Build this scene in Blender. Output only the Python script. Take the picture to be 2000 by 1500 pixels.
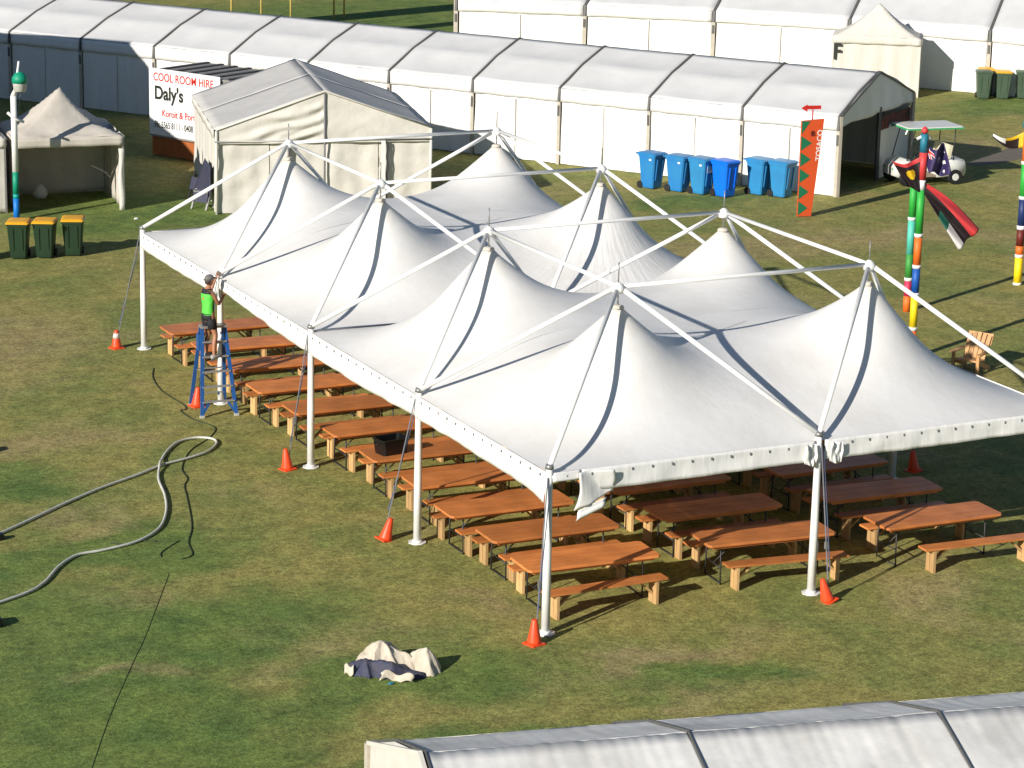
import bpy, bmesh, math, random
import numpy as np
from mathutils import Vector, Matrix, noise as mnoise
random.seed(7)
R = math.radians
sc = bpy.context.scene
for o in list(bpy.data.objects): bpy.data.objects.remove(o)

# ------------------------------------------------------------------ camera
YAW, PIT, ROL, FPX = 0.4618, -0.2591, 0.0216, 5187.89
CAMP = Vector((-18.3906, -35.5640, 14.7276))
F = Vector((math.cos(PIT)*math.sin(YAW), math.cos(PIT)*math.cos(YAW), math.sin(PIT)))
RT = Vector((math.cos(YAW), -math.sin(YAW), 0)); UP = RT.cross(F)
c_, s_ = math.cos(ROL), math.sin(ROL)
RR = c_*RT + s_*UP; UU = -s_*RT + c_*UP
cam = bpy.data.cameras.new('camera'); camo = bpy.data.objects.new('camera', cam)
sc.collection.objects.link(camo)
camo.matrix_world = Matrix(((RR.x, UU.x, -F.x, CAMP.x), (RR.y, UU.y, -F.y, CAMP.y), (RR.z, UU.z, -F.z, CAMP.z), (0, 0, 0, 1)))
cam.sensor_width = 36; cam.lens = 36*FPX/2000; cam.clip_start = .5; cam.clip_end = 2000
sc.camera = camo

# ------------------------------------------------------------------ light
SUN_AZ, SUN_EL = R(204.5), R(23.4)          # direction towards the sun, angle from +X
sd = Vector((math.cos(SUN_EL)*math.cos(SUN_AZ), math.cos(SUN_EL)*math.sin(SUN_AZ), math.sin(SUN_EL)))
w = bpy.data.worlds.new("World"); sc.world = w; w.use_nodes = True
nt = w.node_tree; nt.nodes.clear()
sky = nt.nodes.new('ShaderNodeTexSky'); sky.sky_type = 'NISHITA'; sky.sun_disc = False
sky.sun_elevation = SUN_EL; sky.sun_rotation = math.pi/2 - SUN_AZ
sky.air_density = 1.0; sky.dust_density = 0.2; sky.ozone_density = 3.2
bg = nt.nodes.new('ShaderNodeBackground'); bg.inputs[1].default_value = 0.06
wo = nt.nodes.new('ShaderNodeOutputWorld')
nt.links.new(sky.outputs[0], bg.inputs[0]); nt.links.new(bg.outputs[0], wo.inputs[0])
sun = bpy.data.lights.new('sun', 'SUN'); sun.energy = 5.0; sun.angle = R(0.53); sun.color = (1, .94, .85)
suno = bpy.data.objects.new('sun', sun); sc.collection.objects.link(suno)
suno.rotation_euler = sd.to_track_quat('Z', 'Y').to_euler()
sc.view_settings.view_transform = 'Standard'; sc.view_settings.look = 'None'
sc.view_settings.exposure = 0.24; sc.view_settings.gamma = 1

# ------------------------------------------------------------------ materials
M = {}
def srgb(c): return tuple(((v/255)/12.92 if v/255 <= .04045 else ((v/255+.055)/1.055)**2.4) for v in c)
def nodes(name):
    m = bpy.data.materials.new(name); m.use_nodes = True; t = m.node_tree; t.nodes.clear()
    o = t.nodes.new('ShaderNodeOutputMaterial'); b = t.nodes.new('ShaderNodeBsdfPrincipled')
    t.links.new(b.outputs[0], o.inputs[0]); return m, t, b
def N(t, kind, **kw):
    n = t.nodes.new(kind)
    for k, v in kw.items():
        if k in n.bl_rna.properties: setattr(n, k, v)
        else: n.inputs[k].default_value = v
    return n
def mat(name, col, rough=.6, col2=None, scale=6, bump=0, bscale=40, metal=0, amount=1, coord='Object', stretch=(1, 1, 1), spec=.5, detail=4):
    m, t, b = nodes(name)
    tc = N(t, 'ShaderNodeTexCoord'); mp = N(t, 'ShaderNodeMapping'); mp.inputs['Scale'].default_value = stretch
    t.links.new(tc.outputs[coord], mp.inputs[0])
    c = tuple(col)+(1,); c2 = tuple(col2 if col2 else [v*.82 for v in col])+(1,)
    nz = N(t, 'ShaderNodeTexNoise'); nz.inputs['Scale'].default_value = scale; nz.inputs['Detail'].default_value = detail
    nz.inputs['Roughness'].default_value = .62
    t.links.new(mp.outputs[0], nz.inputs['Vector'])
    rp = N(t, 'ShaderNodeMapRange'); rp.inputs[1].default_value = .35; rp.inputs[2].default_value = .7; rp.inputs[4].default_value = amount
    t.links.new(nz.outputs[0], rp.inputs[0])
    mx = N(t, 'ShaderNodeMix', data_type='RGBA'); mx.inputs[6].default_value = c; mx.inputs[7].default_value = c2
    t.links.new(rp.outputs[0], mx.inputs[0]); t.links.new(mx.outputs[2], b.inputs['Base Color'])
    b.inputs['Roughness'].default_value = rough; b.inputs['Metallic'].default_value = metal
    b.inputs['Specular IOR Level'].default_value = spec
    if bump:
        n2 = N(t, 'ShaderNodeTexNoise'); n2.inputs['Scale'].default_value = bscale; n2.inputs['Detail'].default_value = 5
        t.links.new(mp.outputs[0], n2.inputs['Vector'])
        bp = N(t, 'ShaderNodeBump'); bp.inputs['Strength'].default_value = bump; bp.inputs['Distance'].default_value = .05
        t.links.new(n2.outputs[0], bp.inputs['Height']); t.links.new(bp.outputs[0], b.inputs['Normal'])
    if name in ('wood_top', 'wood_seat', 'pine'):     # every board has faded differently
        oi = N(t, 'ShaderNodeObjectInfo'); vr = N(t, 'ShaderNodeMapRange'); vr.inputs[3].default_value = .76; vr.inputs[4].default_value = 1.16
        t.links.new(oi.outputs['Random'], vr.inputs[0]); n5 = N(t, 'ShaderNodeTexNoise'); n5.inputs['Scale'].default_value = 1.7; n5.inputs['Detail'].default_value = 3
        ad = N(t, 'ShaderNodeVectorMath', operation='ADD'); t.links.new(tc.outputs['Object'], ad.inputs[0]); t.links.new(oi.outputs['Random'], ad.inputs[1]); t.links.new(ad.outputs[0], n5.inputs['Vector'])
        v2 = N(t, 'ShaderNodeMapRange'); v2.inputs[1].default_value = .35; v2.inputs[2].default_value = .65; v2.inputs[3].default_value = .82; v2.inputs[4].default_value = 1.14; t.links.new(n5.outputs[0], v2.inputs[0])
        m3 = N(t, 'ShaderNodeMath', operation='MULTIPLY'); t.links.new(vr.outputs[0], m3.inputs[0]); t.links.new(v2.outputs[0], m3.inputs[1])
        x3 = N(t, 'ShaderNodeMix', data_type='RGBA', blend_type='MULTIPLY'); x3.inputs[0].default_value = 1
        t.links.new(mx.outputs[2], x3.inputs[6]); t.links.new(m3.outputs[0], x3.inputs[7]); t.links.new(x3.outputs[2], b.inputs['Base Color'])
    M[name] = m; return m

mat('white_pvc', (.66, .66, .655), .55, (.60, .60, .595), 1.1, .10, 3, spec=.3)
mat('wrinkled_pvc', (.78, .77, .74), .6, (.58, .57, .54), 1.3, .12, 4, spec=.25)
mat('booth_light', (.66, .63, .57), .6, (.60, .57, .50), 1.5, .25, 3, spec=.2, stretch=(2.2, 2.2, .6))
mat('wall_pvc', (.83, .825, .80), .5, (.78, .77, .735), .8, .3, 2.5, spec=.3, stretch=(2.2, 2.2, .5))
mat('cream_canvas', (.70, .675, .615), .7, (.61, .585, .525), 1.6, .35, 3.2, spec=.2)
mat('cream_roof', (.56, .55, .53), .7, (.50, .49, .47), 1.6, .15, 2.5, spec=.2)
mat('booth_canvas', (.60, .555, .49), .75, (.50, .46, .40), 2, .3, 3, spec=.2)
mat('white_tube', (.86, .86, .84), .35, (.78, .77, .74), 5)
mat('grey_metal', (.32, .32, .31), .45, metal=.5)
mat('dark_metal', (.03, .03, .03), .5)
mat('rib_grey', (.11, .11, .105), .6)
mat('rib_beige', (.52, .47, .39), .6)
mat('seam', (.20, .20, .21), .7)
mat('rope', (.18, .19, .22), .8)
mat('strap_blue', (.08, .11, .2), .7)
mat('cone_orange', (.92, .085, .02), .45, (.8, .07, .016), 12)
mat('cone_band', (.75, .72, .68), .4)
mat('wood_top', (.68, .245, .070), .42, (.54, .175, .048), 3, .06, 25, stretch=(.6, 7, 3))
mat('wood_seat', (.68, .25, .072), .45, (.55, .18, .05), 3, .06, 25, stretch=(.6, 7, 3))
mat('pine', (.66, .42, .19), .6, (.54, .32, .13), 4, .08, 25, stretch=(6, 6, .7))
mat('chair_wood', (.62, .34, .14), .55, (.48, .24, .09), 4, .1, 20, stretch=(5, 1, 1))
mat('bin_blue', (.02, .19, .50), .42, (.03, .22, .46), 3)
mat('bin_bright', (.003, .17, .85), .4, (.003, .15, .75), 3)
mat('bin_teal', (.03, .24, .50), .42, (.03, .20, .43), 3)
mat('bin_green', (.018, .045, .022), .4, (.014, .036, .018), 3)
mat('bin_olive', (.07, .11, .07), .5, (.055, .09, .055), 3)
mat('lid_yellow', (.85, .42, .02), .45, (.75, .36, .015), 4)
mat('black_rubber', (.012, .012, .012), .7)
mat('sign_white', (.85, .85, .84), .5)
mat('sign_red', (.62, .02, .015), .5)
mat('sign_black', (.02, .025, .02), .5)
mat('container', (.40, .12, .028), .6, (.33, .09, .02), 4)
mat('container_grey', (.30, .29, .27), .6, (.22, .21, .2), 3)
mat('roof_dark', (.10, .095, .09), .6)
mat('tarp_cream', (.62, .55, .44), .75, (.5, .43, .34), 5, .5, 9)
mat('tarp_navy', (.035, .042, .09), .7, (.05, .045, .06), 6, .5, 9)
mat('hose', (.66, .66, .60), .5, (.55, .55, .49), 8)
mat('cable', (.035, .05, .02), .8)
mat('crate', (.006, .0065, .008), .3)
mat('skin', (.42, .19, .10), .55)
mat('green_shirt', (.10, .62, .06), .7, (.08, .5, .05), 8, .4, 14)
mat('black_cloth', (.015, .015, .018), .8)
mat('cap_grey', (.16, .155, .15), .8)
mat('shoe', (.40, .38, .36), .7)
mat('hair', (.05, .03, .02), .7)
mat('ladder_blue', (.015, .10, .32), .4, (.02, .08, .27), 8)
mat('alu', (.5, .5, .5), .4, metal=.6)
mat('yellow_pole', (.55, .42, .12), .6)
mat('shade_cloth', (.10, .11, .10), .8)
mat('path', (.17, .145, .115), .9, (.12, .10, .08), 5, .3, 30)
mat('cart_white', (.72, .72, .68), .3, (.65, .65, .61), 3)
mat('cart_seat', (.75, .70, .52), .6)
mat('cart_green', (.05, .42, .16), .4)
mat('cart_floor', (.35, .27, .2), .8)
for n, c in dict(p_green=(.03, .40, .05), p_green2=(.05, .30, .05), p_teal=(.10, .55, .42), p_orange=(.85, .17, .02), p_blue=(.01, .10, .42), p_navy=(.012, .03, .13),
                 p_red=(.55, .015, .03), p_yellow=(.92, .68, .01), p_purple=(.12, .07, .42), p_white=(.85, .85, .83), p_magenta=(.6, .03, .10), p_maroon=(.14, .015, .01),
                 b_orange=(.66, .085, .018), b_green=(.01, .16, .07), f_black=(.02, .012, .014), f_red=(.62, .05, .05), f_navy=(.03, .02, .09), f_yellow=(.75, .45, .01),
                 f_white=(.75, .72, .70), f_green=(.02, .15, .10), f_teal=(.02, .18, .26), marker_green=(.0, .28, .16), lamp_grey=(.5, .5, .46), p_blue2=(.0, .17, .6), p_turq=(.0, .35, .30)).items():
    mat(n, c, .55, None, 9, amount=.5)
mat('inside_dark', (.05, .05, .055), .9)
mat('pattern_red', (.20, .04, .02), .8, (.015, .015, .02), 5, detail=2)
mat('rock', (.35, .27, .2), .9)

# marquee membrane : fabric with faint stains and slack creases that run down from the peak
def membrane(name, crease):
    m, t, b = nodes(name)
    tc = N(t, 'ShaderNodeTexCoord')
    n1 = N(t, 'ShaderNodeTexNoise'); n1.inputs['Scale'].default_value = .9; n1.inputs['Detail'].default_value = 6
    t.links.new(tc.outputs['Object'], n1.inputs['Vector'])
    mr = N(t, 'ShaderNodeMapRange'); mr.inputs[1].default_value = .4; mr.inputs[2].default_value = .72
    t.links.new(n1.outputs[0], mr.inputs[0])
    mx = N(t, 'ShaderNodeMix', data_type='RGBA'); mx.inputs[6].default_value = (.78, .77, .75, 1); mx.inputs[7].default_value = (.70, .685, .655, 1)
    t.links.new(mr.outputs[0], mx.inputs[0])
    # grime ring at the tip
    sp = N(t, 'ShaderNodeSeparateXYZ'); t.links.new(tc.outputs['Object'], sp.inputs[0])
    zr = N(t, 'ShaderNodeMapRange'); zr.inputs[1].default_value = 4.15; zr.inputs[2].default_value = 4.6; zr.inputs[3].default_value = 0; zr.inputs[4].default_value = .55
    t.links.new(sp.outputs[2], zr.inputs[0])
    m2 = N(t, 'ShaderNodeMix', data_type='RGBA'); m2.inputs[7].default_value = (.66, .61, .50, 1)
    t.links.new(zr.outputs[0], m2.inputs[0]); t.links.new(mx.outputs[2], m2.inputs[6]); t.links.new(m2.outputs[2], b.inputs['Base Color'])
    b.inputs['Roughness'].default_value = .5; b.inputs['Specular IOR Level'].default_value = .3
    # polar creases
    at = N(t, 'ShaderNodeMath', operation='ARCTAN2'); t.links.new(sp.outputs[1], at.inputs[0]); t.links.new(sp.outputs[0], at.inputs[1])
    cb = N(t, 'ShaderNodeCombineXYZ'); mu = N(t, 'ShaderNodeMath', operation='MULTIPLY'); mu.inputs[1].default_value = 9
    t.links.new(at.outputs[0], mu.inputs[0]); t.links.new(mu.outputs[0], cb.inputs[0]); t.links.new(sp.outputs[2], cb.inputs[1])
    n2 = N(t, 'ShaderNodeTexNoise'); n2.inputs['Scale'].default_value = 1.6; n2.inputs['Detail'].default_value = 3; t.links.new(cb.outputs[0], n2.inputs['Vector'])
    n3 = N(t, 'ShaderNodeTexNoise'); n3.inputs['Scale'].default_value = 5; n3.inputs['Detail'].default_value = 6; t.links.new(tc.outputs['Object'], n3.inputs['Vector'])
    b1 = N(t, 'ShaderNodeBump'); b1.inputs['Strength'].default_value = crease; b1.inputs['Distance'].default_value = .12; t.links.new(n2.outputs[0], b1.inputs['Height'])
    b2 = N(t, 'ShaderNodeBump'); b2.inputs['Strength'].default_value = .12; b2.inputs['Distance'].default_value = .06; t.links.new(n3.outputs[0], b2.inputs['Height'])
    t.links.new(b1.outputs[0], b2.inputs['Normal']); t.links.new(b2.outputs[0], b.inputs['Normal'])
    M[name] = m
membrane('membrane', .012); membrane('membrane_slack', .16)

# flat fabric roof of the long tents : fine wrinkles across, slight panel-to-panel dirt
def grass_mat():
    m, t, b = nodes('grass')
    tc = N(t, 'ShaderNodeTexCoord')
    def noise(scale, detail=4, rough=.6, dist=0):
        n = N(t, 'ShaderNodeTexNoise'); n.inputs['Scale'].default_value = scale; n.inputs['Detail'].default_value = detail
        n.inputs['Roughness'].default_value = rough; n.inputs['Distortion'].default_value = dist
        t.links.new(tc.outputs['Object'], n.inputs['Vector']); return n.outputs[0]
    def rng(s, a, b_, lo=0, hi=1):
        r = N(t, 'ShaderNodeMapRange'); r.inputs[1].default_value = a; r.inputs[2].default_value = b_; r.inputs[3].default_value = lo; r.inputs[4].default_value = hi
        t.links.new(s, r.inputs[0]); return r.outputs[0]
    def mix(f, a, c):
        x = N(t, 'ShaderNodeMix', data_type='RGBA')
        if hasattr(f, 'links') or not isinstance(f, (int, float)): t.links.new(f, x.inputs[0])
        else: x.inputs[0].default_value = f
        for i, v in ((6, a), (7, c)):
            if isinstance(v, tuple): x.inputs[i].default_value = v+(1,)
            else: t.links.new(v, x.inputs[i])
        return x.outputs[2]
    def blob(x, y, r0, r1, sx=1, sy=1):      # soft patch of a different turf round (x, y)
        s = N(t, 'ShaderNodeSeparateXYZ'); t.links.new(wv, s.inputs[0])
        c = N(t, 'ShaderNodeCombineXYZ')
        for i, (v, q) in enumerate(((x, sx), (y, sy))):
            a = N(t, 'ShaderNodeMath', operation='SUBTRACT'); t.links.new(s.outputs[i], a.inputs[0]); a.inputs[1].default_value = v
            d = N(t, 'ShaderNodeMath', operation='DIVIDE'); t.links.new(a.outputs[0], d.inputs[0]); d.inputs[1].default_value = q
            t.links.new(d.outputs[0], c.inputs[i])
        l = N(t, 'ShaderNodeVectorMath', operation='LENGTH'); t.links.new(c.outputs[0], l.inputs[0])
        r = N(t, 'ShaderNodeMapRange', interpolation_type='SMOOTHSTEP'); r.inputs[1].default_value = r0; r.inputs[2].default_value = r1; r.inputs[3].default_value = 1; r.inputs[4].default_value = 0
        t.links.new(l.outputs['Value'], r.inputs[0]); return r.outputs[0]
    # warped position so patch edges are ragged
    nv = N(t, 'ShaderNodeTexNoise'); nv.inputs['Scale'].default_value = .55; nv.inputs['Detail'].default_value = 5; t.links.new(tc.outputs['Object'], nv.inputs['Vector'])
    sv = N(t, 'ShaderNodeVectorMath', operation='SUBTRACT'); sv.inputs[1].default_value = (.5, .5, .5); t.links.new(nv.outputs['Color'], sv.inputs[0])
    sc2 = N(t, 'ShaderNodeVectorMath', operation='SCALE'); sc2.inputs['Scale'].default_value = 4.5; t.links.new(sv.outputs[0], sc2.inputs[0])
    av = N(t, 'ShaderNodeVectorMath', operation='ADD'); t.links.new(tc.outputs['Object'], av.inputs[0]); t.links.new(sc2.outputs[0], av.inputs[1]); wv = av.outputs[0]
    olive = (.315, .280, .090); green = (.205, .230, .068); straw = (.385, .308, .145); deep = (.105, .165, .048); brown = (.340, .248, .138)
    col = mix(rng(noise(.35, 4, .62, .6), .40, .62), olive, green)
    col = mix(rng(noise(.22, 5, .65, .4), .54, .70, 0, .75), col, straw)
    gm = None
    for a in GREEN_PATCH:
        s = blob(*a)
        if gm is None: gm = s
        else:
            mm = N(t, 'ShaderNodeMath', operation='MAXIMUM'); t.links.new(gm, mm.inputs[0]); t.links.new(s, mm.inputs[1]); gm = mm.outputs[0]
    gs = N(t, 'ShaderNodeMath', operation='MULTIPLY'); gs.inputs[1].default_value = .80; t.links.new(gm, gs.inputs[0])
    col = mix(gs.outputs[0], col, mix(rng(noise(.8, 4), .4, .6), (.150, .222, .052), (.085, .160, .040)))
    bm_ = None
    for a in BROWN_PATCH:
        s = blob(*a)
        if bm_ is None: bm_ = s
        else:
            mm = N(t, 'ShaderNodeMath', operation='MAXIMUM'); t.links.new(bm_, mm.inputs[0]); t.links.new(s, mm.inputs[1]); bm_ = mm.outputs[0]
    bs = N(t, 'ShaderNodeMath', operation='MULTIPLY'); bs.inputs[1].default_value = .5; t.links.new(bm_, bs.inputs[0])
    col = mix(bs.outputs[0], col, mix(rng(noise(1.1, 4), .4, .6), straw, brown))
    fine = noise(9, 4, .7); fine2 = noise(26, 3, .75); mid = noise(2.4, 4, .7)
    def mul(c, s, lo, hi, a, b_):
        x = N(t, 'ShaderNodeMix', data_type='RGBA', blend_type='MULTIPLY'); x.inputs[0].default_value = 1
        r = rng(s, a, b_, lo, hi); t.links.new(c, x.inputs[6]); t.links.new(r, x.inputs[7]); return x.outputs[2]
    col = mul(col, mid, .78, 1.2, .35, .65); col = mul(col, fine, .68, 1.32, .34, .66); col = mul(col, fine2, .60, 1.40, .34, .66)
    t.links.new(col, b.inputs['Base Color']); b.inputs['Roughness'].default_value = .9; b.inputs['Specular IOR Level'].default_value = .15
    ad = N(t, 'ShaderNodeMath', operation='ADD'); t.links.new(fine, ad.inputs[0]); t.links.new(fine2, ad.inputs[1])
    bp = N(t, 'ShaderNodeBump'); bp.inputs['Strength'].default_value = .3; bp.inputs['Distance'].default_value = .05
    t.links.new(ad.outputs[0], bp.inputs['Height']); t.links.new(bp.outputs[0], b.inputs['Normal'])
    M['grass'] = m
# x, y, inner r, outer r, stretch x, stretch y
GREEN_PATCH = [(-8.2, -1.2, .8, 1.6, 3, 2.6), (-3.6, -4.6, .5, 1.4, 4, 1.4), (-4.6, 2.6, .4, 1.3, 2.4, 1.8), (-5.6, 11.0, .6, 1.6, 1.6, 1.0), (-5.2, 6.6, .5, 1.3, 3.2, 1.5), (-7.4, 2.5, .6, 1.5, 2.6, 2.6), (-3.2, -1.0, .4, 1.3, 3.6, 1.3), (1.5, -2.6, .3, 1.1, 2.2, .8),
               (20.4, 31.0, .5, 1.3, 2.2, 1.5), (4.6, 35.5, .6, 1.4, 4, 3.2), (42, 42.5, .5, 1.4, 5, 2.2), (19.5, 45, .5, 1.2, 1.6, 2.6), (30, 73, .5, 1.5, 10, 8), (-6.0, -5.5, .4, 1.3, 4, 2.2)]
BROWN_PATCH = [(-3.2, 22.5, .4, 1.3, 3, 3), (18.5, 24.5, .4, 1.4, 5, 1.8), (24.0, 24.6, .3, 1.2, 4, 1.5), (-4.9, 8.3, .1, 1, 1.4, .9), (1.2, -1.6, .2, 1.2, 3, .5), (33, 36, .3, 1.2, 4, 3.4), (-4, 13.5, .2, 1.1, 2.6, 1.5), (-6.6, 1.0, .1, 1, 1.3, .7), (-.2, 1.8, .1, 1, 1.0, 1.4)]
grass_mat()

# ------------------------------------------------------------------ helpers
COL = sc.collection
class MB:
    def __init__(s): s.v = []; s.f = []; s.m = []; s.mats = []; s.sm = []
    def mi(s, m):
        if m not in s.mats: s.mats.append(m)
        return s.mats.index(m)
    def add(s, vs, fs, m, smooth=False):
        b = len(s.v); s.v += [tuple(v) for v in vs]; k = s.mi(m)
        for f in fs: s.f.append(tuple(b+i for i in f)); s.m.append(k); s.sm.append(smooth)
    def box(s, c, d, m, rz=0, mtx=None):
        x, y, z = d[0]/2, d[1]/2, d[2]/2
        vs = [Vector((i*x, j*y, k*z)) for i in (-1, 1) for j in (-1, 1) for k in (-1, 1)]
        q = mtx if mtx is not None else Matrix.Rotation(rz, 3, 'Z')
        vs = [q @ v + Vector(c) for v in vs]
        s.add(vs, [(0, 1, 3, 2), (4, 6, 7, 5), (0, 4, 5, 1), (2, 3, 7, 6), (0, 2, 6, 4), (1, 5, 7, 3)], m)
    def bar(s, a, b, wd, th, m, up=(0, 0, 1)):
        a = Vector(a); b = Vector(b); d = (b-a); L = d.length; d.normalize(); u = Vector(up)
        if abs(d.dot(u)) > .98: u = Vector((0, 1, 0))
        x = d.cross(u).normalized(); u = x.cross(d)
        s.box((a+b)/2, (L, wd, th), m, mtx=Matrix((d, x, u)).transposed())
    def tube(s, pts, rad, m, n=10, cap=True):
        pts = [Vector(p) for p in pts]
        if not hasattr(rad, '__len__'): rad = [rad]*len(pts)
        rings = []; prev = None
        for i, p in enumerate(pts):
            d = (pts[min(i+1, len(pts)-1)]-pts[max(i-1, 0)]).normalized()
            if prev is None: x = d.orthogonal().normalized()
            else: x = (prev-d*prev.dot(d)).normalized()
            prev = x; y = d.cross(x)
            rings.append([p+rad[i]*(math.cos(2*math.pi*k/n)*x+math.sin(2*math.pi*k/n)*y) for k in range(n)])
        vs = [v for r in rings for v in r]; fs = []
        for i in range(len(pts)-1):
            for k in range(n): fs.append((i*n+k, i*n+(k+1) % n, (i+1)*n+(k+1) % n, (i+1)*n+k))
        s.add(vs, fs, m, True)
        if cap:
            s.add(rings[0], [tuple(reversed(range(n)))], m); s.add(rings[-1], [tuple(range(n))], m)
    def loft(s, rings, m, cap=True, smooth=True):
        n = len(rings[0]); vs = [v for r in rings for v in r]; fs = []
        for i in range(len(rings)-1):
            for k in range(n): fs.append((i*n+k, i*n+(k+1) % n, (i+1)*n+(k+1) % n, (i+1)*n+k))
        s.add(vs, fs, m, smooth)
        if cap:
            s.add(rings[0], [tuple(reversed(range(n)))], m); s.add(rings[-1], [tuple(range(n))], m)
    def grid(s, fn, nu, nv, m, thick=0, smooth=True):
        P = [[Vector(fn(i/nu, j/nv)) for j in range(nv+1)] for i in range(nu+1)]
        idx = lambda i, j: i*(nv+1)+j
        vs = [p for r in P for p in r]; fs = [(idx(i, j), idx(i+1, j), idx(i+1, j+1), idx(i, j+1)) for i in range(nu) for j in range(nv)]
        if not callable(m): s.add(vs, fs, m, smooth)
        else:
            b = len(s.v); s.v += [tuple(v) for v in vs]
            for q, f in enumerate(fs): s.f.append(tuple(b+i for i in f)); s.m.append(s.mi(m((q//nv+.5)/nu, (q % nv+.5)/nv))); s.sm.append(smooth)
    def build(s, name, parent=None, loc=None):
        me = bpy.data.meshes.new(name); me.from_pydata(s.v, [], s.f)
        for m in s.mats: me.materials.append(M[m])
        me.polygons.foreach_set('material_index', s.m); me.polygons.foreach_set('use_smooth', s.sm)
        me.update()
        bm = bmesh.new(); bm.from_mesh(me); bmesh.ops.remove_doubles(bm, verts=bm.verts, dist=1e-5); bmesh.ops.recalc_face_normals(bm, faces=bm.faces); bm.to_mesh(me); bm.free()
        o = bpy.data.objects.new(name, me); COL.objects.link(o)
        if parent: o.parent = parent
        if loc: o.location = loc
        return o
def solid(o, t, off=0):
    md = o.modifiers.new('s', 'SOLIDIFY'); md.thickness = t; md.offset = off; return o
def tag(o, label, cat, group=None):
    o['label'] = label; o['category'] = cat
    if group: o['group'] = group
    return o
def empty(name, label, cat, loc=(0, 0, 0), rz=0, group=None):
    o = bpy.data.objects.new(name, None); COL.objects.link(o); o.location = loc; o.rotation_euler = (0, 0, rz); o.empty_display_size = .2
    return tag(o, label, cat, group)
def struct(o, kind='structure'): o['kind'] = kind; return o
def copy_tree(o, parent=None):
    c = o.copy(); COL.objects.link(c)
    if parent: c.parent = parent
    for ch in o.children: copy_tree(ch, c)
    return c
def circ(c, rx, ry, n=16, z=None, rot=None):
    c = Vector(c); out = []
    for k in range(n):
        v = Vector((rx*math.cos(2*math.pi*k/n), ry*math.sin(2*math.pi*k/n), 0))
        if rot is not None: v = rot @ v
        out.append(c+v)
    return out
def text_mesh(body, size, depth, m, name, parent, mtx, align='LEFT', xs=1, bold=0, spacing=1):
    cu = bpy.data.curves.new('t', 'FONT'); cu.body = body; cu.size = size; cu.extrude = depth; cu.align_x = align; cu.offset = bold; cu.space_character = spacing
    to = bpy.data.objects.new('t', cu); COL.objects.link(to); bpy.context.view_layer.update()
    me = bpy.data.meshes.new_from_object(to.evaluated_get(bpy.context.evaluated_depsgraph_get()))
    bpy.data.objects.remove(to); me.transform(mtx @ Matrix.Diagonal((xs, 1, 1, 1))); me.materials.clear(); me.materials.append(M[m])
    o = bpy.data.objects.new(name, me); COL.objects.link(o); o.parent = parent; return o
def frame(o, x, y):    # matrix with given origin, text x axis and text y axis
    x = Vector(x).normalized(); y = Vector(y); y = (y-x*y.dot(x)).normalized(); z = x.cross(y)
    m = Matrix((x, y, z)).transposed().to_4x4(); m.translation = Vector(o); return m
def nz(x, y, z=0, s=1): return mnoise.noise(Vector((x*s, y*s, z*s)))
def smooth_path(pts, k=6):
    P = [Vector(p) for p in pts]; out = []
    for i in range(len(P)-1):
        p0, p1, p2, p3 = P[max(i-1, 0)], P[i], P[i+1], P[min(i+2, len(P)-1)]
        for j in range(k):
            t = j/k; out.append(.5*((2*p1)+(-p0+p2)*t+(2*p0-5*p1+4*p2-p3)*t*t+(-p0+3*p1-3*p2+p3)*t**3))
    out.append(P[-1]); return out

# ------------------------------------------------------------------ ground
g = MB(); g.grid(lambda u, v: (-150+400*u, -120+420*v, 0), 40, 42, 'grass', smooth=False); struct(g.build('grass_field'))
p = MB()
def pathf(u, v):
    c = Vector((32.2, 33.3, .004)).lerp(Vector((46, 39.6, .004)), u); wd = (.25+.75*min(1, u*3))+.18*nz(u*9, v*2, 3)
    return c+Vector((-.35, .93, 0))*(v-.5)*2*wd
p.grid(pathf, 40, 6, 'path'); struct(p.build('path'))

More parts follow.
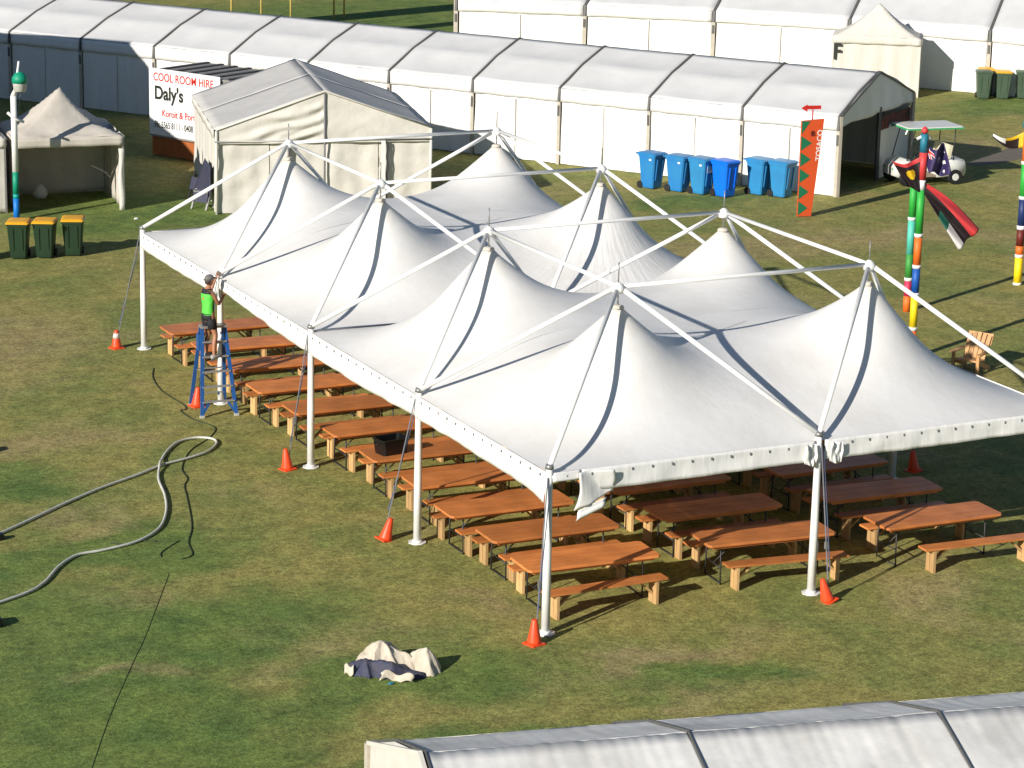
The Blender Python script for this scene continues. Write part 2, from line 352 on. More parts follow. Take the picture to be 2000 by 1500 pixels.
# ------------------------------------------------------------------ long tents
def long_tent(name, label, pts, nrm, half, ze, zr, wall='wall_pvc', roofm='white_pvc', near_open=None, end_first=None, end_last='wall', far=True, dark_rib=True, skip_wall=(), val=.42, ribw=.07, wr=0, gm='rib_grey', group='long white frame tents'):
    """pts: eave points of the near side, one for each frame; nrm: horizontal direction from the near eave to the far eave"""
    root = empty(name, label, 'tent', (pts[0][0], pts[0][1], 0), group=group)
    root_loc = Vector((pts[0][0], pts[0][1], 0)); n = Vector(nrm).normalized()
    E = [Vector((p[0], p[1], 0))-root_loc for p in pts]
    def prof(t):   # t 0 near eave, 1 ridge, 2 far eave ; a purlin half way makes a faint kink
        q = t if t <= 1 else 2-t
        return ze+(zr-ze)*(q+.16*min(q, 1-q))
    for i in range(len(E)-1):
        a, b = E[i], E[i+1]
        for side, (t0, t1) in (('n', (0, 1)), ('f', (1, 2))):
            if side == 'f' and not far: continue
            mb = MB()
            def fn(u, v, a=a, b=b, t0=t0, t1=t1, i=i):
                t = t0+(t1-t0)*v; q = a.lerp(b, u)+n*half*t
                sag = -.05*math.sin(math.pi*u)*math.sin(math.pi*(v*2 % 1 if v < 1 else 0))*1.0 + .012*nz(q.x*1.5, q.y*1.5, i) + wr*nz(u*26, v*1.6, i)*(.25+.75*(1-v))
                return (q.x, q.y, prof(t)+sag)
            mb.grid(fn, 90 if wr else 14, 16, roofm); solid(mb.build('roof_panel', root), .008)
    for i in range(len(E)-1):
        a, b = E[i], E[i+1]; d = (b-a).normalized()
        for far_ in (False, True):
            if far_ and not far: continue
            if not far_ and i in skip_wall: continue
            off = n*half*2 if far_ else Vector((0, 0, 0)); sgn = 1 if far_ else -1
            wp = MB(); half_seam = .5
            def wf(u, v, a=a, b=b, off=off, sgn=sgn, i=i):
                q = a.lerp(b, .02+.96*u)+off; fold = .018*math.sin(u*38+3*nz(u*3, i, 1))*(.4+.6*(1-v))+.06*nz(u*3, v*2, i+7*sgn)*(1-v*.7)
                if u > .46 and u < .54: fold += .02
                q = q+n*sgn*(fold-.02); return (q.x, q.y, .02+(ze-.04)*v)
            wp.grid(wf, 48, 10, wall); w_ = wp.build('wall_panel', root)
            vl = MB()
            def vf(u, v, a=a, b=b, off=off, sgn=sgn, i=i):
                q = a.lerp(b, .015+.97*u)+off; q = q+n*sgn*(.030+.004*math.sin(u*25+i)*(1-v)+.012*(1-v))
                return (q.x, q.y, ze-val+.008*math.sin(u*13+i)*(1-v)+(val-.005)*v)
            vl.grid(vf, 24, 3, wall); solid(vl.build('valance', root), .006)
            if not far_:   # seam between the two sheets of the wall bay
                sm = MB(); q = a.lerp(b, .5)+n*sgn*.035; sm.box((q.x, q.y, (ze-val)/2), (.02, .02, ze-val-.1), 'rib_beige', math.atan2(d.y, d.x)); sm.build('wall_seam', root)
    for i, a in enumerate(E):
        for far_ in (False, True):
            if far_ and not far: continue
            sgn = 1 if far_ else -1; off = n*half*2 if far_ else Vector((0, 0, 0)); t0 = 2 if far_ else 0
            rb = MB(); q0 = a+off
            pts3 = [Vector((q0.x, q0.y, prof(0)+.012))+n*sgn*.03, Vector((a.x, a.y, 0))+n*half*(1.5 if far_ else .5)+Vector((0, 0, prof(.5)+.015)), Vector((a.x, a.y, 0))+n*half+Vector((0, 0, prof(1)+.02))]
            for k in range(2): rb.bar(pts3[k], pts3[k+1], ribw*(.5 if far_ else 1), .03, 'rib_grey')
            rb.bar(pts3[0], pts3[0]+Vector((0, 0, -val))+n*sgn*.06, ribw, .03, 'rib_grey', up=n)
            d = (E[min(i+1, len(E)-1)]-E[max(i-1, 0)]).normalized()
            pl = Vector((q0.x, q0.y, 0))+n*sgn*.05
            rb.box((pl.x, pl.y, (ze-val)*.5), (ribw*1.5, .05, ze-val), 'rib_beige', math.atan2(d.y, d.x))
            rb.box((pl.x+n.x*sgn*.03, pl.y+n.y*sgn*.03, (ze-val)*.86), (ribw*.9, .05, .32), 'rib_grey', math.atan2(d.y, d.x))
            rb.build('frame_rib', root)
    def gable(a, d, kind):
        # d : outward direction
        mb = MB()
        zt = ze-.32 if kind == 'open' else .02
        def gf(u, v):
            t = 2*u; q = a+n*half*t+d*(.04+.025*math.sin(u*34+2*v)*(1-v)+.04*nz(u*4, v*3, 5)*(1-v))
            zb = zt+(.05*abs(math.sin(u*9)) if kind == 'open' else 0); zz = zb+(prof(t)-zb)*v
            return (q.x, q.y, zz)
        mb.grid(gf, 60, 10, wall); solid(mb.build('gable', root), .008)
        ed = MB()
        for t in (0, 1):
            q = a+n*half*t+d*.06; q2 = a+n*half*(t+1)+d*.06
            ed.bar((q.x, q.y, prof(t)+.01), (q2.x, q2.y, prof(t+1)+.01), .05, .05, gm)
        for t in (0, 2):
            q = a+n*half*t+d*.05; ed.box((q.x, q.y, ze/2), (.09, .09, ze), 'rib_beige')
        ed.build('gable_frame', root)
        if kind == 'open':   # far third of the end is closed by a wall with a patterned strip above it
            wl = MB()
            def f2(u, v):
                t = 1.12+.86*u; q = a+n*half*t+d*(-.05+.02*math.sin(u*14)+.04*nz(u*4, v*3)); return (q.x, q.y, .03+1.5*v)
            wl.grid(f2, 24, 8, wall); wl.build('end_wall', root)
            w2 = MB(); w2.grid(lambda u, v: tuple(a+n*half*(1.12+.86*u)+d*(-.02))[:2]+(1.53+.42*v,), 20, 4, 'pattern_red'); w2.build('patterned_banner', root)
            po = MB(); q = a+n*half*1.08; po.box((q.x, q.y, 1.15), (.1, .1, 2.3), 'rib_grey'); po.build('end_post', root)
    dd0 = (E[0]-E[1]).normalized(); dd1 = (E[-1]-E[-2]).normalized()
    if end_first: gable(E[0], dd0, end_first)
    if end_last: gable(E[-1], dd1, end_last)
    return root
long_tent('long_tent', 'long white frame tent with blue bins along its wall and an open right end',
          [(25.0-1.785*i, 30.2+2.575*i) for i in range(13)], (.822, .569, 0), 3.0, 2.41, 3.40, end_first='open')
T2 = [(44.9, 40.6), (41.8, 45.8), (38.5, 50.3), (34.7, 54.1), (30.7, 57.3), (26.5, 60.3)]
T2 = [(48.2, 36.2)]+T2
long_tent('long_tent', 'wide white tent at the top right behind the booth marked F', T2, (.73, .68, 0), 5.0, 2.40, 4.4, ribw=.1, end_first='wall')
long_tent('long_tent', 'white tent in the bottom right foreground seen from above its ridge', [(-6.60+2.94*i, -8.36-.617*i) for i in range(6)], (-.205, -.979, 0), 2.8, 2.40, 3.42,
          wall='cream_canvas', roofm='wrinkled_pvc', end_first='wall', ribw=.034, wr=.009, gm='cream_canvas')

# unseen tent added off frame at left, its outline shaped to shadow the long tent
def shade_tent():
    root = empty('shadow_caster_tent', 'unseen tent-shaped shadow caster added just outside the left edge of the view', 'tent', (0, 0, 0))
    prof = [(33.0, 13.0, 3.0), (33.2, 13.1, 4.6), (34.16, 13.5, 5.15), (35.1, 14.0, 5.63), (41.74, 17.6, 7.1), (42.9, 18.2, 7.9), (44.5, 19.0, 7.4), (48, 21, 6.1), (56, 25, 3.75), (60, 27, 2.6)]
    W = lambda u_, s__: Vector((.91*s__-.4147*u_, .4147*s__+.91*u_, 0))
    front = [W(a, b)+Vector((0, 0, z)) for a, b, z in prof]; back = [W(a, b-5)+Vector((0, 0, z-1)) for a, b, z in prof]
    k = len(prof); m = MB()
    m.add(front+back, [(i, i+1, k+i+1, k+i) for i in range(k-1)], 'white_pvc'); solid(m.build('roof', root), .02)
    for nm_, row in (('front_wall', front), ('back_wall', back)):
        w_ = MB()
        for i in range(k-1):
            a, b = row[i], row[i+1]; w_.add([a, b, (b.x, b.y, 0), (a.x, a.y, 0)], [(0, 1, 2, 3)], 'wall_pvc')
        solid(w_.build(nm_, root), .02)
    w_ = MB(); w_.add([front[0], back[0], (back[0].x, back[0].y, 0), (front[0].x, front[0].y, 0)], [(0, 1, 2, 3)], 'wall_pvc'); w_.build('end_wall', root)
shade_tent()

# ------------------------------------------------------------------ gabled cream tent
def hut():
    root = empty('gable_tent', 'cream canvas gabled tent standing next to the cool room sign', 'tent', (6.84, 34.05, 0), math.atan2(-.245, .97))
    W, D, ze, zr = 6.1, 6.4, 2.40, 3.46
    def zf(x): return ze+(zr-ze)*(1-abs(x-W/2)/(W/2))
    for s in (0, 1):
        for k in (0, 1):
            r = MB()
            def f(u, v, s=s, k=k):
                x = (W/2*v if s == 0 else W-W/2*v); y = D/2*(k+u); x0 = x+(-.06 if s == 0 else .06)*(1-v)
                return (x0, y-.02 if k == 0 and u == 0 else y, zf(x)+.02*nz(x, y, k)-.04*math.sin(math.pi*u)*math.sin(math.pi*v))
            r.grid(f, 12, 12, 'cream_roof'); solid(r.build('roof_panel', root), .01)
    for s in (0, 1):
        wl = MB(); x = 0 if s == 0 else W
        wl.grid(lambda u, v: (x+(-1 if s == 0 else 1)*(.02*math.sin(u*45)*(1-v*.5)+.05*nz(u*5, v*3, s)*(1-v)), D*u, .02+(ze-.03)*v+(.0 if s else (.22*max(0, nz(u*7, 2, 1)) if v < .05 else 0))), 70, 12, 'cream_canvas'); wl.build('side_wall', root)
        vl = MB(); vl.grid(lambda u, v: (x+(-1 if s == 0 else 1)*(.07+.01*math.sin(u*30)), D*u, ze-.25+.25*v), 30, 2, 'cream_canvas'); solid(vl.build('valance', root), .01)
    bw = MB(); bw.grid(lambda u, v: (W*u, D+.02*math.sin(u*40), .02+(zf(W*u)-.03)*v), 40, 8, 'cream_canvas'); bw.build('back_wall', root)
    # front lower sheets, hanging below the cross rail
    for k in range(4):
        a, b = [0, 1.5, 3.05, 4.6, 6.1][k:k+2]
        fw = MB(); fw.grid(lambda u, v: (a+.01+(b-a-.02)*u, .008*math.sin(u*17+k)-.05*nz(u*2.5, v*5, k+3), .02+2.05*v), 26, 14, 'cream_canvas'); fw.build('front_wall', root)
    # gable sheet with slack diagonal folds
    gs = MB()
    def gf(u, v):
        x = W*u; top = zf(x)-.02; z = 2.0+(top-2.0)*v
        fold = 0
        if x < 3.05: fold = .075*math.sin((z*1.0-.26*x)*17+2.5*nz(x*.9, z*1.3, 2))*math.exp(-((x-2.2)/1.2)**2)*(.15+min(1, (top-z)*2.2))*(.5+nz(x*1.5, z*2, 9))
        else: fold = .05*math.sin((z+.30*abs(x-4.4))*9+x*.8+2*nz(x, z*2, 4))*(1-v)*(.5+nz(x*1.3, z, 1))
        return (x, -.07-.05*(1-v)*math.sin(math.pi*u*2)**2-fold, z)
    gs.grid(gf, 90, 40, 'cream_canvas'); solid(gs.build('gable', root), .01)
    fr = MB()
    fr.tube([(-.05, -.12, 2.07), (W+.05, -.12, 2.07)], .022, 'grey_metal', 8)
    fr.tube([(W/2, -.11, 0), (W/2, -.11, zr-.05)], .028, 'seam', 8)
    for x in (0, W): fr.tube([(x, -.09, 0), (x, -.09, ze-.03)], .04, 'cream_canvas', 8)
    fr.tube([(-.02, -.1, ze), (W/2, -.1, zr), (W+.02, -.1, ze)], .03, 'cream_canvas', 8); fr.build('frame', root)
    for x in (1.92, 4.72):
        p_ = MB(); p_.box((x, -.16, 1.05), (.11, .05, 2.0), 'white_tube'); p_.build('door_post', root)
        q_ = MB(); q_.grid(lambda u, v: (x+.09+.06*u+.015*math.sin(v*22), -.15, .02+2.0*v), 2, 24, 'inside_dark'); q_.build('door_gap_shade', root)  # dark strip painted as the unlit inside beside each door post
    # dark sheet painting the booth's shadow on the left wall, beside folded furniture
    fl = MB(); fl.grid(lambda u, v: (-.12-.35*(1-v)*u, .5+1.5*u+.1*nz(v*5, u*3), .25+1.0*v+.12*nz(u*6, 1)), 8, 8, 'tarp_navy'); solid(fl.build('wall_shadow_sheet', root), .01)
hut()
def folded(i, x, y, rz):
    root = empty('folded_trestle', ['dark folded trestle leaning on the left wall of the cream gabled tent', 'grey folded trestle lying beside the cream gabled tent at its left corner'][i], 'trestle', (x, y, 0), rz)
    m = MB()
    for s in (0, .5): m.bar((0, s, 0), (.25, s, .8-.25*i), .05, .04, ['dark_metal', 'grey_metal'][i])
    m.bar((.12, 0, .5), (.12, .5, .5), .05, .04, 'grey_metal'); m.build('frame', root)
    b_ = MB(); b_.box((.10, .25, .48-.1*i), (.03, .5, .36), 'tarp_navy', mtx=Matrix.Rotation(R(14), 3, 'Y')); b_.build('board', root)
folded(0, 6.95, 35.9, .25); folded(1, 6.72, 34.6, .6)

# ------------------------------------------------------------------ cool room with its hire sign
def coolroom():
    root = empty('cool_room', 'orange-brown cool room container with ribbed grey roof behind the cream tent', 'container', (8.2, 43.75, 0), math.atan2(-.894, .447))
    L, D, Z = 4.1, 2.3, 2.66
    b = MB(); b.box((L/2, D/2+.05, .02+Z*.16), (L, D, Z*.32), 'container'); b.box((L/2, D/2+.05, Z*.66), (L, D-.02, Z*.68), 'container_grey'); b.build('body', root)
    r = MB(); r.box((L/2, D/2+.05, Z+.01), (L+.06, D+.06, .05), 'container_grey'); r.build('roof', root)
    for k in range(6):
        q = MB(); x = .25+k*.6; q.box((x, D/2+.05, Z+.055), (.14, D+.04, .04), 'roof_dark'); q.build('roof_rib', root)
    s = empty('hire_sign', 'white COOL ROOM HIRE sign board with red and black lettering', 'sign', (8.2, 43.75, 0), math.atan2(-.894, .447))
    bd = MB(); bd.box((1.53, -.06, 1.735), (3.04, .03, 2.09), 'sign_white'); bd.build('board', s)
    fr = MB(); fr.box((1.53, -.055, .66), (3.06, .05, .05), 'container_grey'); fr.build('bottom_rail', s)
    def tx(body, size, x, z, m, xs=1, bold=.01, sp=1.0): text_mesh(body, size, .004, m, 'lettering', s, frame((x, -.081, z), (1, 0, 0), (0, 0, 1)), xs=xs, bold=bold, spacing=sp)
    tx('COOL ROOM HIRE', .36, .20, 2.40, 'sign_red', .83, .003, 1.02)
    tx("Daly's", .58, .24, 1.83, 'sign_black', .90, .016); tx('Hire', .5, 1.98, 1.76, 'sign_black', .8, .008)
    tx('Koroit & Port Fairy', .30, .56, 1.30, 'sign_red', .84, .003)
    tx('Ph: 5565 8111 - 0408 528 111', .29, .24, .93, 'sign_black', .66, .002)
coolroom()

# ------------------------------------------------------------------ peaked booths
def booth(loc, rz, W, D, zt, zp, label, open_front=True, letter=None, group='small peaked booths', cat='tent', cm='booth_canvas', slump=0, walls=('L', 'R', 'B')):
    root = empty('peaked_booth', label, cat, loc, rz, group)
    r = MB()
    def rf(u, v):
        x, y = u*2-1, v*2-1; q = 1-max(abs(x), abs(y)); h = q**1.55*1.0
        h = (zp-zt)*(h*.8+.2*q)
        zz = zt+h+.012*nz(x*4, y*4)
        if slump: zz += -slump*max(0, 1-((x-.62)**2+(y+.1)**2)/.45)+.10*slump*math.sin(x*9+y*5)*(1-q)*(q > .01)
        return ((u-.5)*W, v*D, zz)
    r.grid(rf, 28, 28, cm); solid(r.build('canopy', root), .008)
    ed = [((-W/2, 0), (W/2, 0)), ((W/2, 0), (W/2, D)), ((W/2, D), (-W/2, D)), ((-W/2, D), (-W/2, 0))]
    for k, (a, b) in enumerate(ed):
        a = Vector((*a, 0)); b = Vector((*b, 0)); o_ = Vector(((b-a).y, -(b-a).x, 0)).normalized()
        vl = MB(); vl.grid(lambda u, v: tuple(a.lerp(b, u)+o_*(.02+.015*math.sin(u*20+k)*(1-v)))[:2]+(zt-.26+.26*v,), 24, 3, cm); solid(vl.build('valance', root), .006)
    for (x, y) in ((-W/2, 0), (W/2, 0), (W/2, D), (-W/2, D)):
        lg = MB(); lg.box((x*.985, y*.985+.02, zt/2-.1), (.05, .05, zt-.2), 'grey_metal' if open_front else cm); lg.build('leg', root)
    dd = {'L': ((-W/2+.03, 0), (-W/2+.03, D)), 'R': ((W/2-.03, 0), (W/2-.03, D)), 'B': ((-W/2, D-.03), (W/2, D-.03)), 'F': ((-W/2, .03), (W/2, .03))}
    for k, key in enumerate(walls):
        a, b = (Vector((*q, 0)) for q in dd[key])
        nn = Vector(((b-a).y, -(b-a).x, 0)).normalized()
        wl = MB(); wl.grid(lambda u, v: tuple(a.lerp(b, u)+nn*(.015*math.sin(u*30)+.05*nz(u*3, v*3, k+loc[0])*(1-v)))[:2]+(.02+(zt-.06)*v,), 40, 12, cm); solid(wl.build('side_wall', root), .006)
    return root
bt = booth((3.1, 35.68, 0), math.atan2(-.4, 3.0), 3.05, 3.0, 2.12, 3.35, 'open-fronted grey-white peaked booth with a sagging roof behind the yellow-lidded bins', slump=.22)
# gathered curtain tied to the front right leg of that booth
cu = MB()
cu.loft([circ((1.45+.02*math.sin(z*5), .03, z), .05+.035*abs(math.sin(z*2.2+.6)), .05, 10) for z in [i*.16 for i in range(12)]], 'cream_canvas'); cu.build('gathered_curtain', bt)
booth((-.1, 36.35, 0), math.atan2(-.4, 3.0), 3.05, 3.0, 2.12, 3.35, 'closed pale peaked booth cut off by the left edge of the photo', walls=('L', 'R', 'B', 'F'), cm='cream_canvas')
bf = booth((37.45, 46.85, 0), math.atan2(-2.0, 2.7), 3.25, 1.75, 2.18, 3.36, 'pale peaked booth with a black letter F standing against the wide tent', walls=('L', 'R', 'B', 'F'), open_front=False, cm='booth_light')
text_mesh('F', .85, .01, 'sign_black', 'lettering', bf, frame((-1.6, -.06, 1.32), (1, 0, 0), (0, 0, 1)), bold=.012, xs=.8)
for i, (x, y) in enumerate(((2.1, 38.1), (2.9, 38.0))):
    m = MB(); m.loft([circ((0, 0, z), r*(1+.15*nz(z*9, i)), r*.7, 12) for z, r in ((0, .16), (.1, .22), (.22, .2), (.34, .12), (.42, .05))], 'cream_canvas')
    tag(m.build('cloth_bag', loc=(x, y, 0)), ['pale bag at the left of the pair on the booth floor', 'pale pointed bag at the right of the pair on the booth floor'][i], 'bag')
# shade structure on yellow poles behind the long tent
root = empty('shade_structure', 'shade roof on thin yellow poles behind the long tent at the top left', 'shelter', (23, 70, 0))
for i, (x, y) in enumerate(((20.6, 70), (21.93, 70), (23.27, 70), (26.9, 74), (27.39, 74))):
    q = MB(); q.tube([(x-23, y-70, 0), (x-23, y-70, 3.4)], .045, 'yellow_pole', 8); q.build('pole', root)
q = MB(); q.grid(lambda u, v: (-5.5+10*u, -.6+5.2*u*.62-.2+1.9*v, 3.4+.05*math.sin(u*9)), 10, 3, 'shade_cloth'); solid(q.build('roof_cloth', root), .02)
q = MB(); q.grid(lambda u, v: (-2.2+8*u, -4.0+4.6*u*.62+1.1*v, 3.0+.05*math.sin(u*9)), 10, 3, 'shade_cloth'); solid(q.build('roof_cloth', root), .02)
q = MB(); q.tube([(-5.5, 0, 3.38), (4.4, 4, 3.38)], .05, 'yellow_pole', 8); q.build('beam', root)

# ------------------------------------------------------------------ the main marquee
LB, H, ZA = 5.0, 2.674, 4.95
def solve_module():
    n = 160; h = 10/n; xs = np.linspace(0, 10, n+1); X, Y = np.meshgrid(xs, xs, indexing='ij')
    P = [(2.5, 2.5), (7.5, 2.5), (2.5, 7.5), (7.5, 7.5)]
    Rm = np.min([np.hypot(X-a, Y-b) for a, b in P], axis=0); R0 = .85
    k = np.where(Rm < R0, R0/np.maximum(Rm, .06), 1.0)
    fix = np.zeros_like(X, bool); Z = np.full_like(X, H+.6)
    fix[0, :] = fix[-1, :] = fix[:, 0] = fix[:, -1] = True; Z[fix] = H
    top = Rm < .10; fix |= top; Z[top] = 4.60
    kx = .5*(k[1:, :]+k[:-1, :]); ky = .5*(k[:, 1:]+k[:, :-1])
    I, J = np.meshgrid(np.arange(n+1), np.arange(n+1), indexing='ij'); par = (I+J) % 2
    free = ~fix
    a = kx[1:, 1:-1]; b = kx[:-1, 1:-1]; c = ky[1:-1, 1:]; d = ky[1:-1, :-1]; S = a+b+c+d
    fr = free[1:-1, 1:-1]; pr = par[1:-1, 1:-1]
    masks = [fr & (pr == q) for q in (0, 1)]; om = 1.95
    for it in range(420):
        for mk in masks:
            new = (a*Z[2:, 1:-1]+b*Z[:-2, 1:-1]+c*Z[1:-1, 2:]+d*Z[1:-1, :-2])/S
            zi = Z[1:-1, 1:-1]; zi[mk] += om*(new[mk]-zi[mk])
    t = np.clip((Z-H)/(4.60-H), 0, 1); Z = H+(4.60-H)*t**1.17; Z -= .15*np.exp(-((X-5)**2+(Y-5)**2)/4.5)*np.clip(t*3, 0, 1)
    return Z
ZM = solve_module(); NM = 160
mq = empty('marquee', 'big white marquee of eight peaked canopies on white tube posts over the picnic tables', 'marquee')
def at_z(x, y):
    yy = y % 10 if y < 20 else 10
    return ZM[min(NM, max(0, int(round(x*16)))), min(NM, max(0, int(round(yy*16))))]
for i in range(4):
    for j in range(2):
        cx, cy = 2.5+5*j, 17.5-5*i
        x0 = 80*j; y0 = int(round((cy-2.5) % 10*16)); mb = MB()
        vs = []; fs = []
        for a in range(81):
            for b in range(81):
                xw = (x0+a)/16; yw = (y0+b)/16
                vs.append((xw-cx, (cy-2.5)+b/16-cy, ZM[x0+a, y0+b]+.006*nz(xw*1.1, yw*1.1, i)))
        fs = [(a*81+b, (a+1)*81+b, (a+1)*81+b+1, a*81+b+1) for a in range(80) for b in range(80)]
        mb.add(vs, fs, 'membrane_slack' if (j == 1 and i in (1,)) else 'membrane', True)
        # crown ring at the tip
        mb.loft([circ((0, 0, z), r, r, 20) for z, r in ((4.585, .115), (4.625, .10), (4.645, .05))], 'booth_canvas')
        mb.build('canopy', mq, (cx, cy, 0))
# seams between the canopies
def seam(a, b, name='seam', r=.012, m='seam'):
    a = Vector(a); b = Vector(b); k = 40; pts = []
    for q in range(k+1):
        p_ = a.lerp(b, q/k); pts.append((p_.x, p_.y, at_z(p_.x, p_.y)+.012))
    mb = MB(); mb.tube(pts, r, m, 6); mb.build(name, mq)
seam((0, 10, 0), (10, 10, 0))
# valance
random.seed(3)
def valance(a, b, out, fn_h, folds=.02):
    a = Vector(a); b = Vector(b); o_ = Vector(out); L = (b-a).length
    mb = MB(); sd_ = random.random()*50
    def f(u, v):
        q = a.lerp(b, u)+o_*(.03+folds*nz(u*L*2.2, v*1.5, sd_)*(1.2-v)+.004*math.sin(u*L*7+sd_)*(1-v)+.03*nz(u*L*.9, v, sd_+5)*(1-v)+.03*(1-v)); h = fn_h(u)
        return (q.x, q.y, H+.01-h*(1-v))
    mb.grid(f, int(L*14), 6, 'wall_pvc'); k = int(L/.34); ey = mb
    for q in range(k):
        u = (q+.5)/k; p_ = a.lerp(b, u)+o_*.05; p_.z = H-.05
        ey.bar(p_, p_+Vector((0, 0, -.04)), .016, .012, 'seam', up=o_)
    solid(mb.build('valance', mq), .005)
for i in range(4):
    y1 = 20-5*i; y0 = y1-5
    fh = [lambda u: .34+.03*math.sin(u*3), lambda u: .20+.17*min(1, max(0, (u-.12)*2.0))+.02*math.sin(u*9), lambda u: .40+.025*math.sin(u*4), lambda u: .40-.02*math.sin(u*5)+.08*max(0, u-.93)/.07][i]
    valance((0, y1-.03, 0), (0, y0+.05, 0), (-1, 0, 0), fh)
    valance((10, y1-.03, 0), (10, y0+.05, 0), (1, 0, 0), lambda u: .36)
valance((.03, 0, 0), (.55, 0, 0), (0, -1, 0), lambda u: .14)
valance((.55, 0, 0), (4.93, 0, 0), (0, -1, 0), lambda u: .35+.012*math.sin(u*5), .03)
valance((5.1, 0, 0), (9.95, 0, 0), (0, -1, 0), lambda u: .33+.012*math.sin(u*5), .03)
valance((0, 20, 0), (10, 20, 0), (0, 1, 0), lambda u: .36)
# folded flap of valance that droops beside the front corner
fl = MB()
fl.grid(lambda u, v: (.50+.62*u-.10*(1-v)*(1-u)+.03*math.sin(v*4), -.09-.05*math.sin(u*5+v*3), H-.02-(.62-.24*u)*(1-v)+.02*nz(u*4, v*4)), 12, 12, 'wall_pvc')
fl.grid(lambda u, v: (.42+.50*u+.05*v, -.135-.02*math.sin(v*6), H-.80+.17*v+.17*u+.0*v), 8, 4, 'wall_pvc')
solid(fl.build('folded_flap', mq), .006)
for (x, s) in ((4.62, 1), (5.12, 1)):   # rumpled ends of the valance at the front middle post
    bn = MB(); bn.grid(lambda u, v: (x+.06+.22*u+.04*math.sin(v*3)*(u-.5), -.10-.02*math.sin(u*7+v*3+x)-.05*nz(u*4, v*3, x), H-.03-(.35+.03*math.sin(u*4+x))*(1-v)), 22, 8, 'wall_pvc'); solid(bn.build('rumpled_valance', mq), .006)
# posts
POSTS = {'P%d' % i: (0, 20-5*i) for i in range(5)}
POSTS.update({'Q4': (5, 0), 'R4': (10, 0), 'Q0': (5, 20), 'Q2': (5, 10)}); POSTS.update({'R%d' % i: (10, 20-5*i) for i in range(4)})
for k, (x, y) in POSTS.items():
    p_ = MB(); p_.tube([(x, y, .02), (x, y, 1.2), (x, y, H-.25), (x, y, H+.10)], [.072, .068, .058, .055], 'white_tube', 16); po = p_.build('post', mq)
    b_ = MB(); b_.tube([(x, y, .004), (x, y, .022)], .165, 'white_tube', 8); b_.tube([(x, y, .02), (x, y, .06)], [.095, .085], 'white_tube', 12); b_.build('base_plate', po)
    c_2 = MB(); c_2.tube([(x, y, H+.08), (x, y, H+.15)], [.075, .06], 'grey_metal', 12); c_2.build('corner_bracket', po)
# apexes and struts
AP = {('A', i): (2.5, 17.5-5*i) for i in range(4)}; AP.update({('B', i): (7.5, 17.5-5*i) for i in range(4)})
def strut(a, b, name='strut', r=.042):
    m = MB(); m.tube([a, b], r, 'white_tube', 12); m.build(name, mq)
for (k, i), (x, y) in AP.items():
    for dx in (-2.5, 2.5):
        for dy in (-2.5, 2.5):
            px, py = x+dx, y+dy
            if (px, py) in ((5, 15), (5, 5)): continue
            v = Vector((dx, dy, 0)).normalized()
            strut((px-v.x*.02, py-v.y*.02, H+.12), (x+v.x*.07, y+v.y*.07, ZA-.03))
    c2 = MB(); c2.tube([(x, y, ZA-.10), (x, y, ZA-.02), (x, y, ZA+.03), (x, y, ZA+.08)], [.10, .125, .09, .03], 'white_tube', 12); hub = c2.build('apex_hub', mq)
    s_2 = MB(); s_2.tube([(x, y, ZA+.07), (x, y, ZA+.42)], .012, 'grey_metal', 6); s_2.build('spike', hub)
    ch = MB()
    for q in range(5): ch.box((x, y, ZA-.13-q*.045), (.03 if q % 2 else .012, .012 if q % 2 else .03, .05), 'grey_metal')
    ch.build('hanging_chain', hub)
for i in range(4): strut((2.6, 17.5-5*i, ZA), (7.4, 17.5-5*i, ZA), 'ridge_tube', .036)
for x in (2.5, 7.5):
    for y in (12.5, 2.5): strut((x, y+.1, ZA), (x, y+4.9, ZA), 'ridge_tube', .036)
# guy straps and the cones over their pegs
CONES = [(-.55, 20.3, 0), (-.55, 14.96, R(4)), (-.47, 10.03, R(-5)), (-.47, 5.35, R(14)), (-.38, -.36, 0), (5.05, -.45, R(-16)), (10.75, 5.35, R(-6)), (10.6, 10.2, 0), (10.6, 20.3, 0), (10.6, -.4, 0)]
TOPS = [(0, 20), (0, 15), (0, 10), (0, 5), (0, 0), (5, 0), (10, 5), (10, 10), (10, 20), (10, 0)]
for (cx, cy, _), (tx, ty) in zip(CONES, TOPS):
    g_ = MB(); top = Vector((tx, ty, H-.05)); bot = Vector((cx+(.06 if tx < 5 else .02), cy+.05, .28)); o_ = (bot-top); o_.z = 0; o_.normalize(); top = top+o_*.07
    g_.bar(top, bot, .028, .008, 'rope', up=(1, 0, 0)); g_.bar(top+Vector((.05, 0, -.1)), bot+Vector((.02, 0, .25)), .02, .008, 'strap_blue', up=(1, 0, 0))
    mid = top.lerp(bot, .72); g_.box(mid, (.05, .05, .12), 'grey_metal'); g_.build('guy_strap', mq)
cl = ['orange cone with a pale band over the guy peg at the far left corner post', 'orange cone behind the blue stepladder legs', 'orange cone on the lawn by the middle left post of the marquee', 'tilted orange cone by the fourth post of the left side',
      'orange cone touching the foot of the front corner post', 'leaning orange cone beside the front middle post', 'orange cone in the shade beyond the right side of the marquee', 'orange cone by the second right hand post of the marquee', 'orange cone at the far back corner of the marquee', 'orange cone at the right front corner post of the marquee']
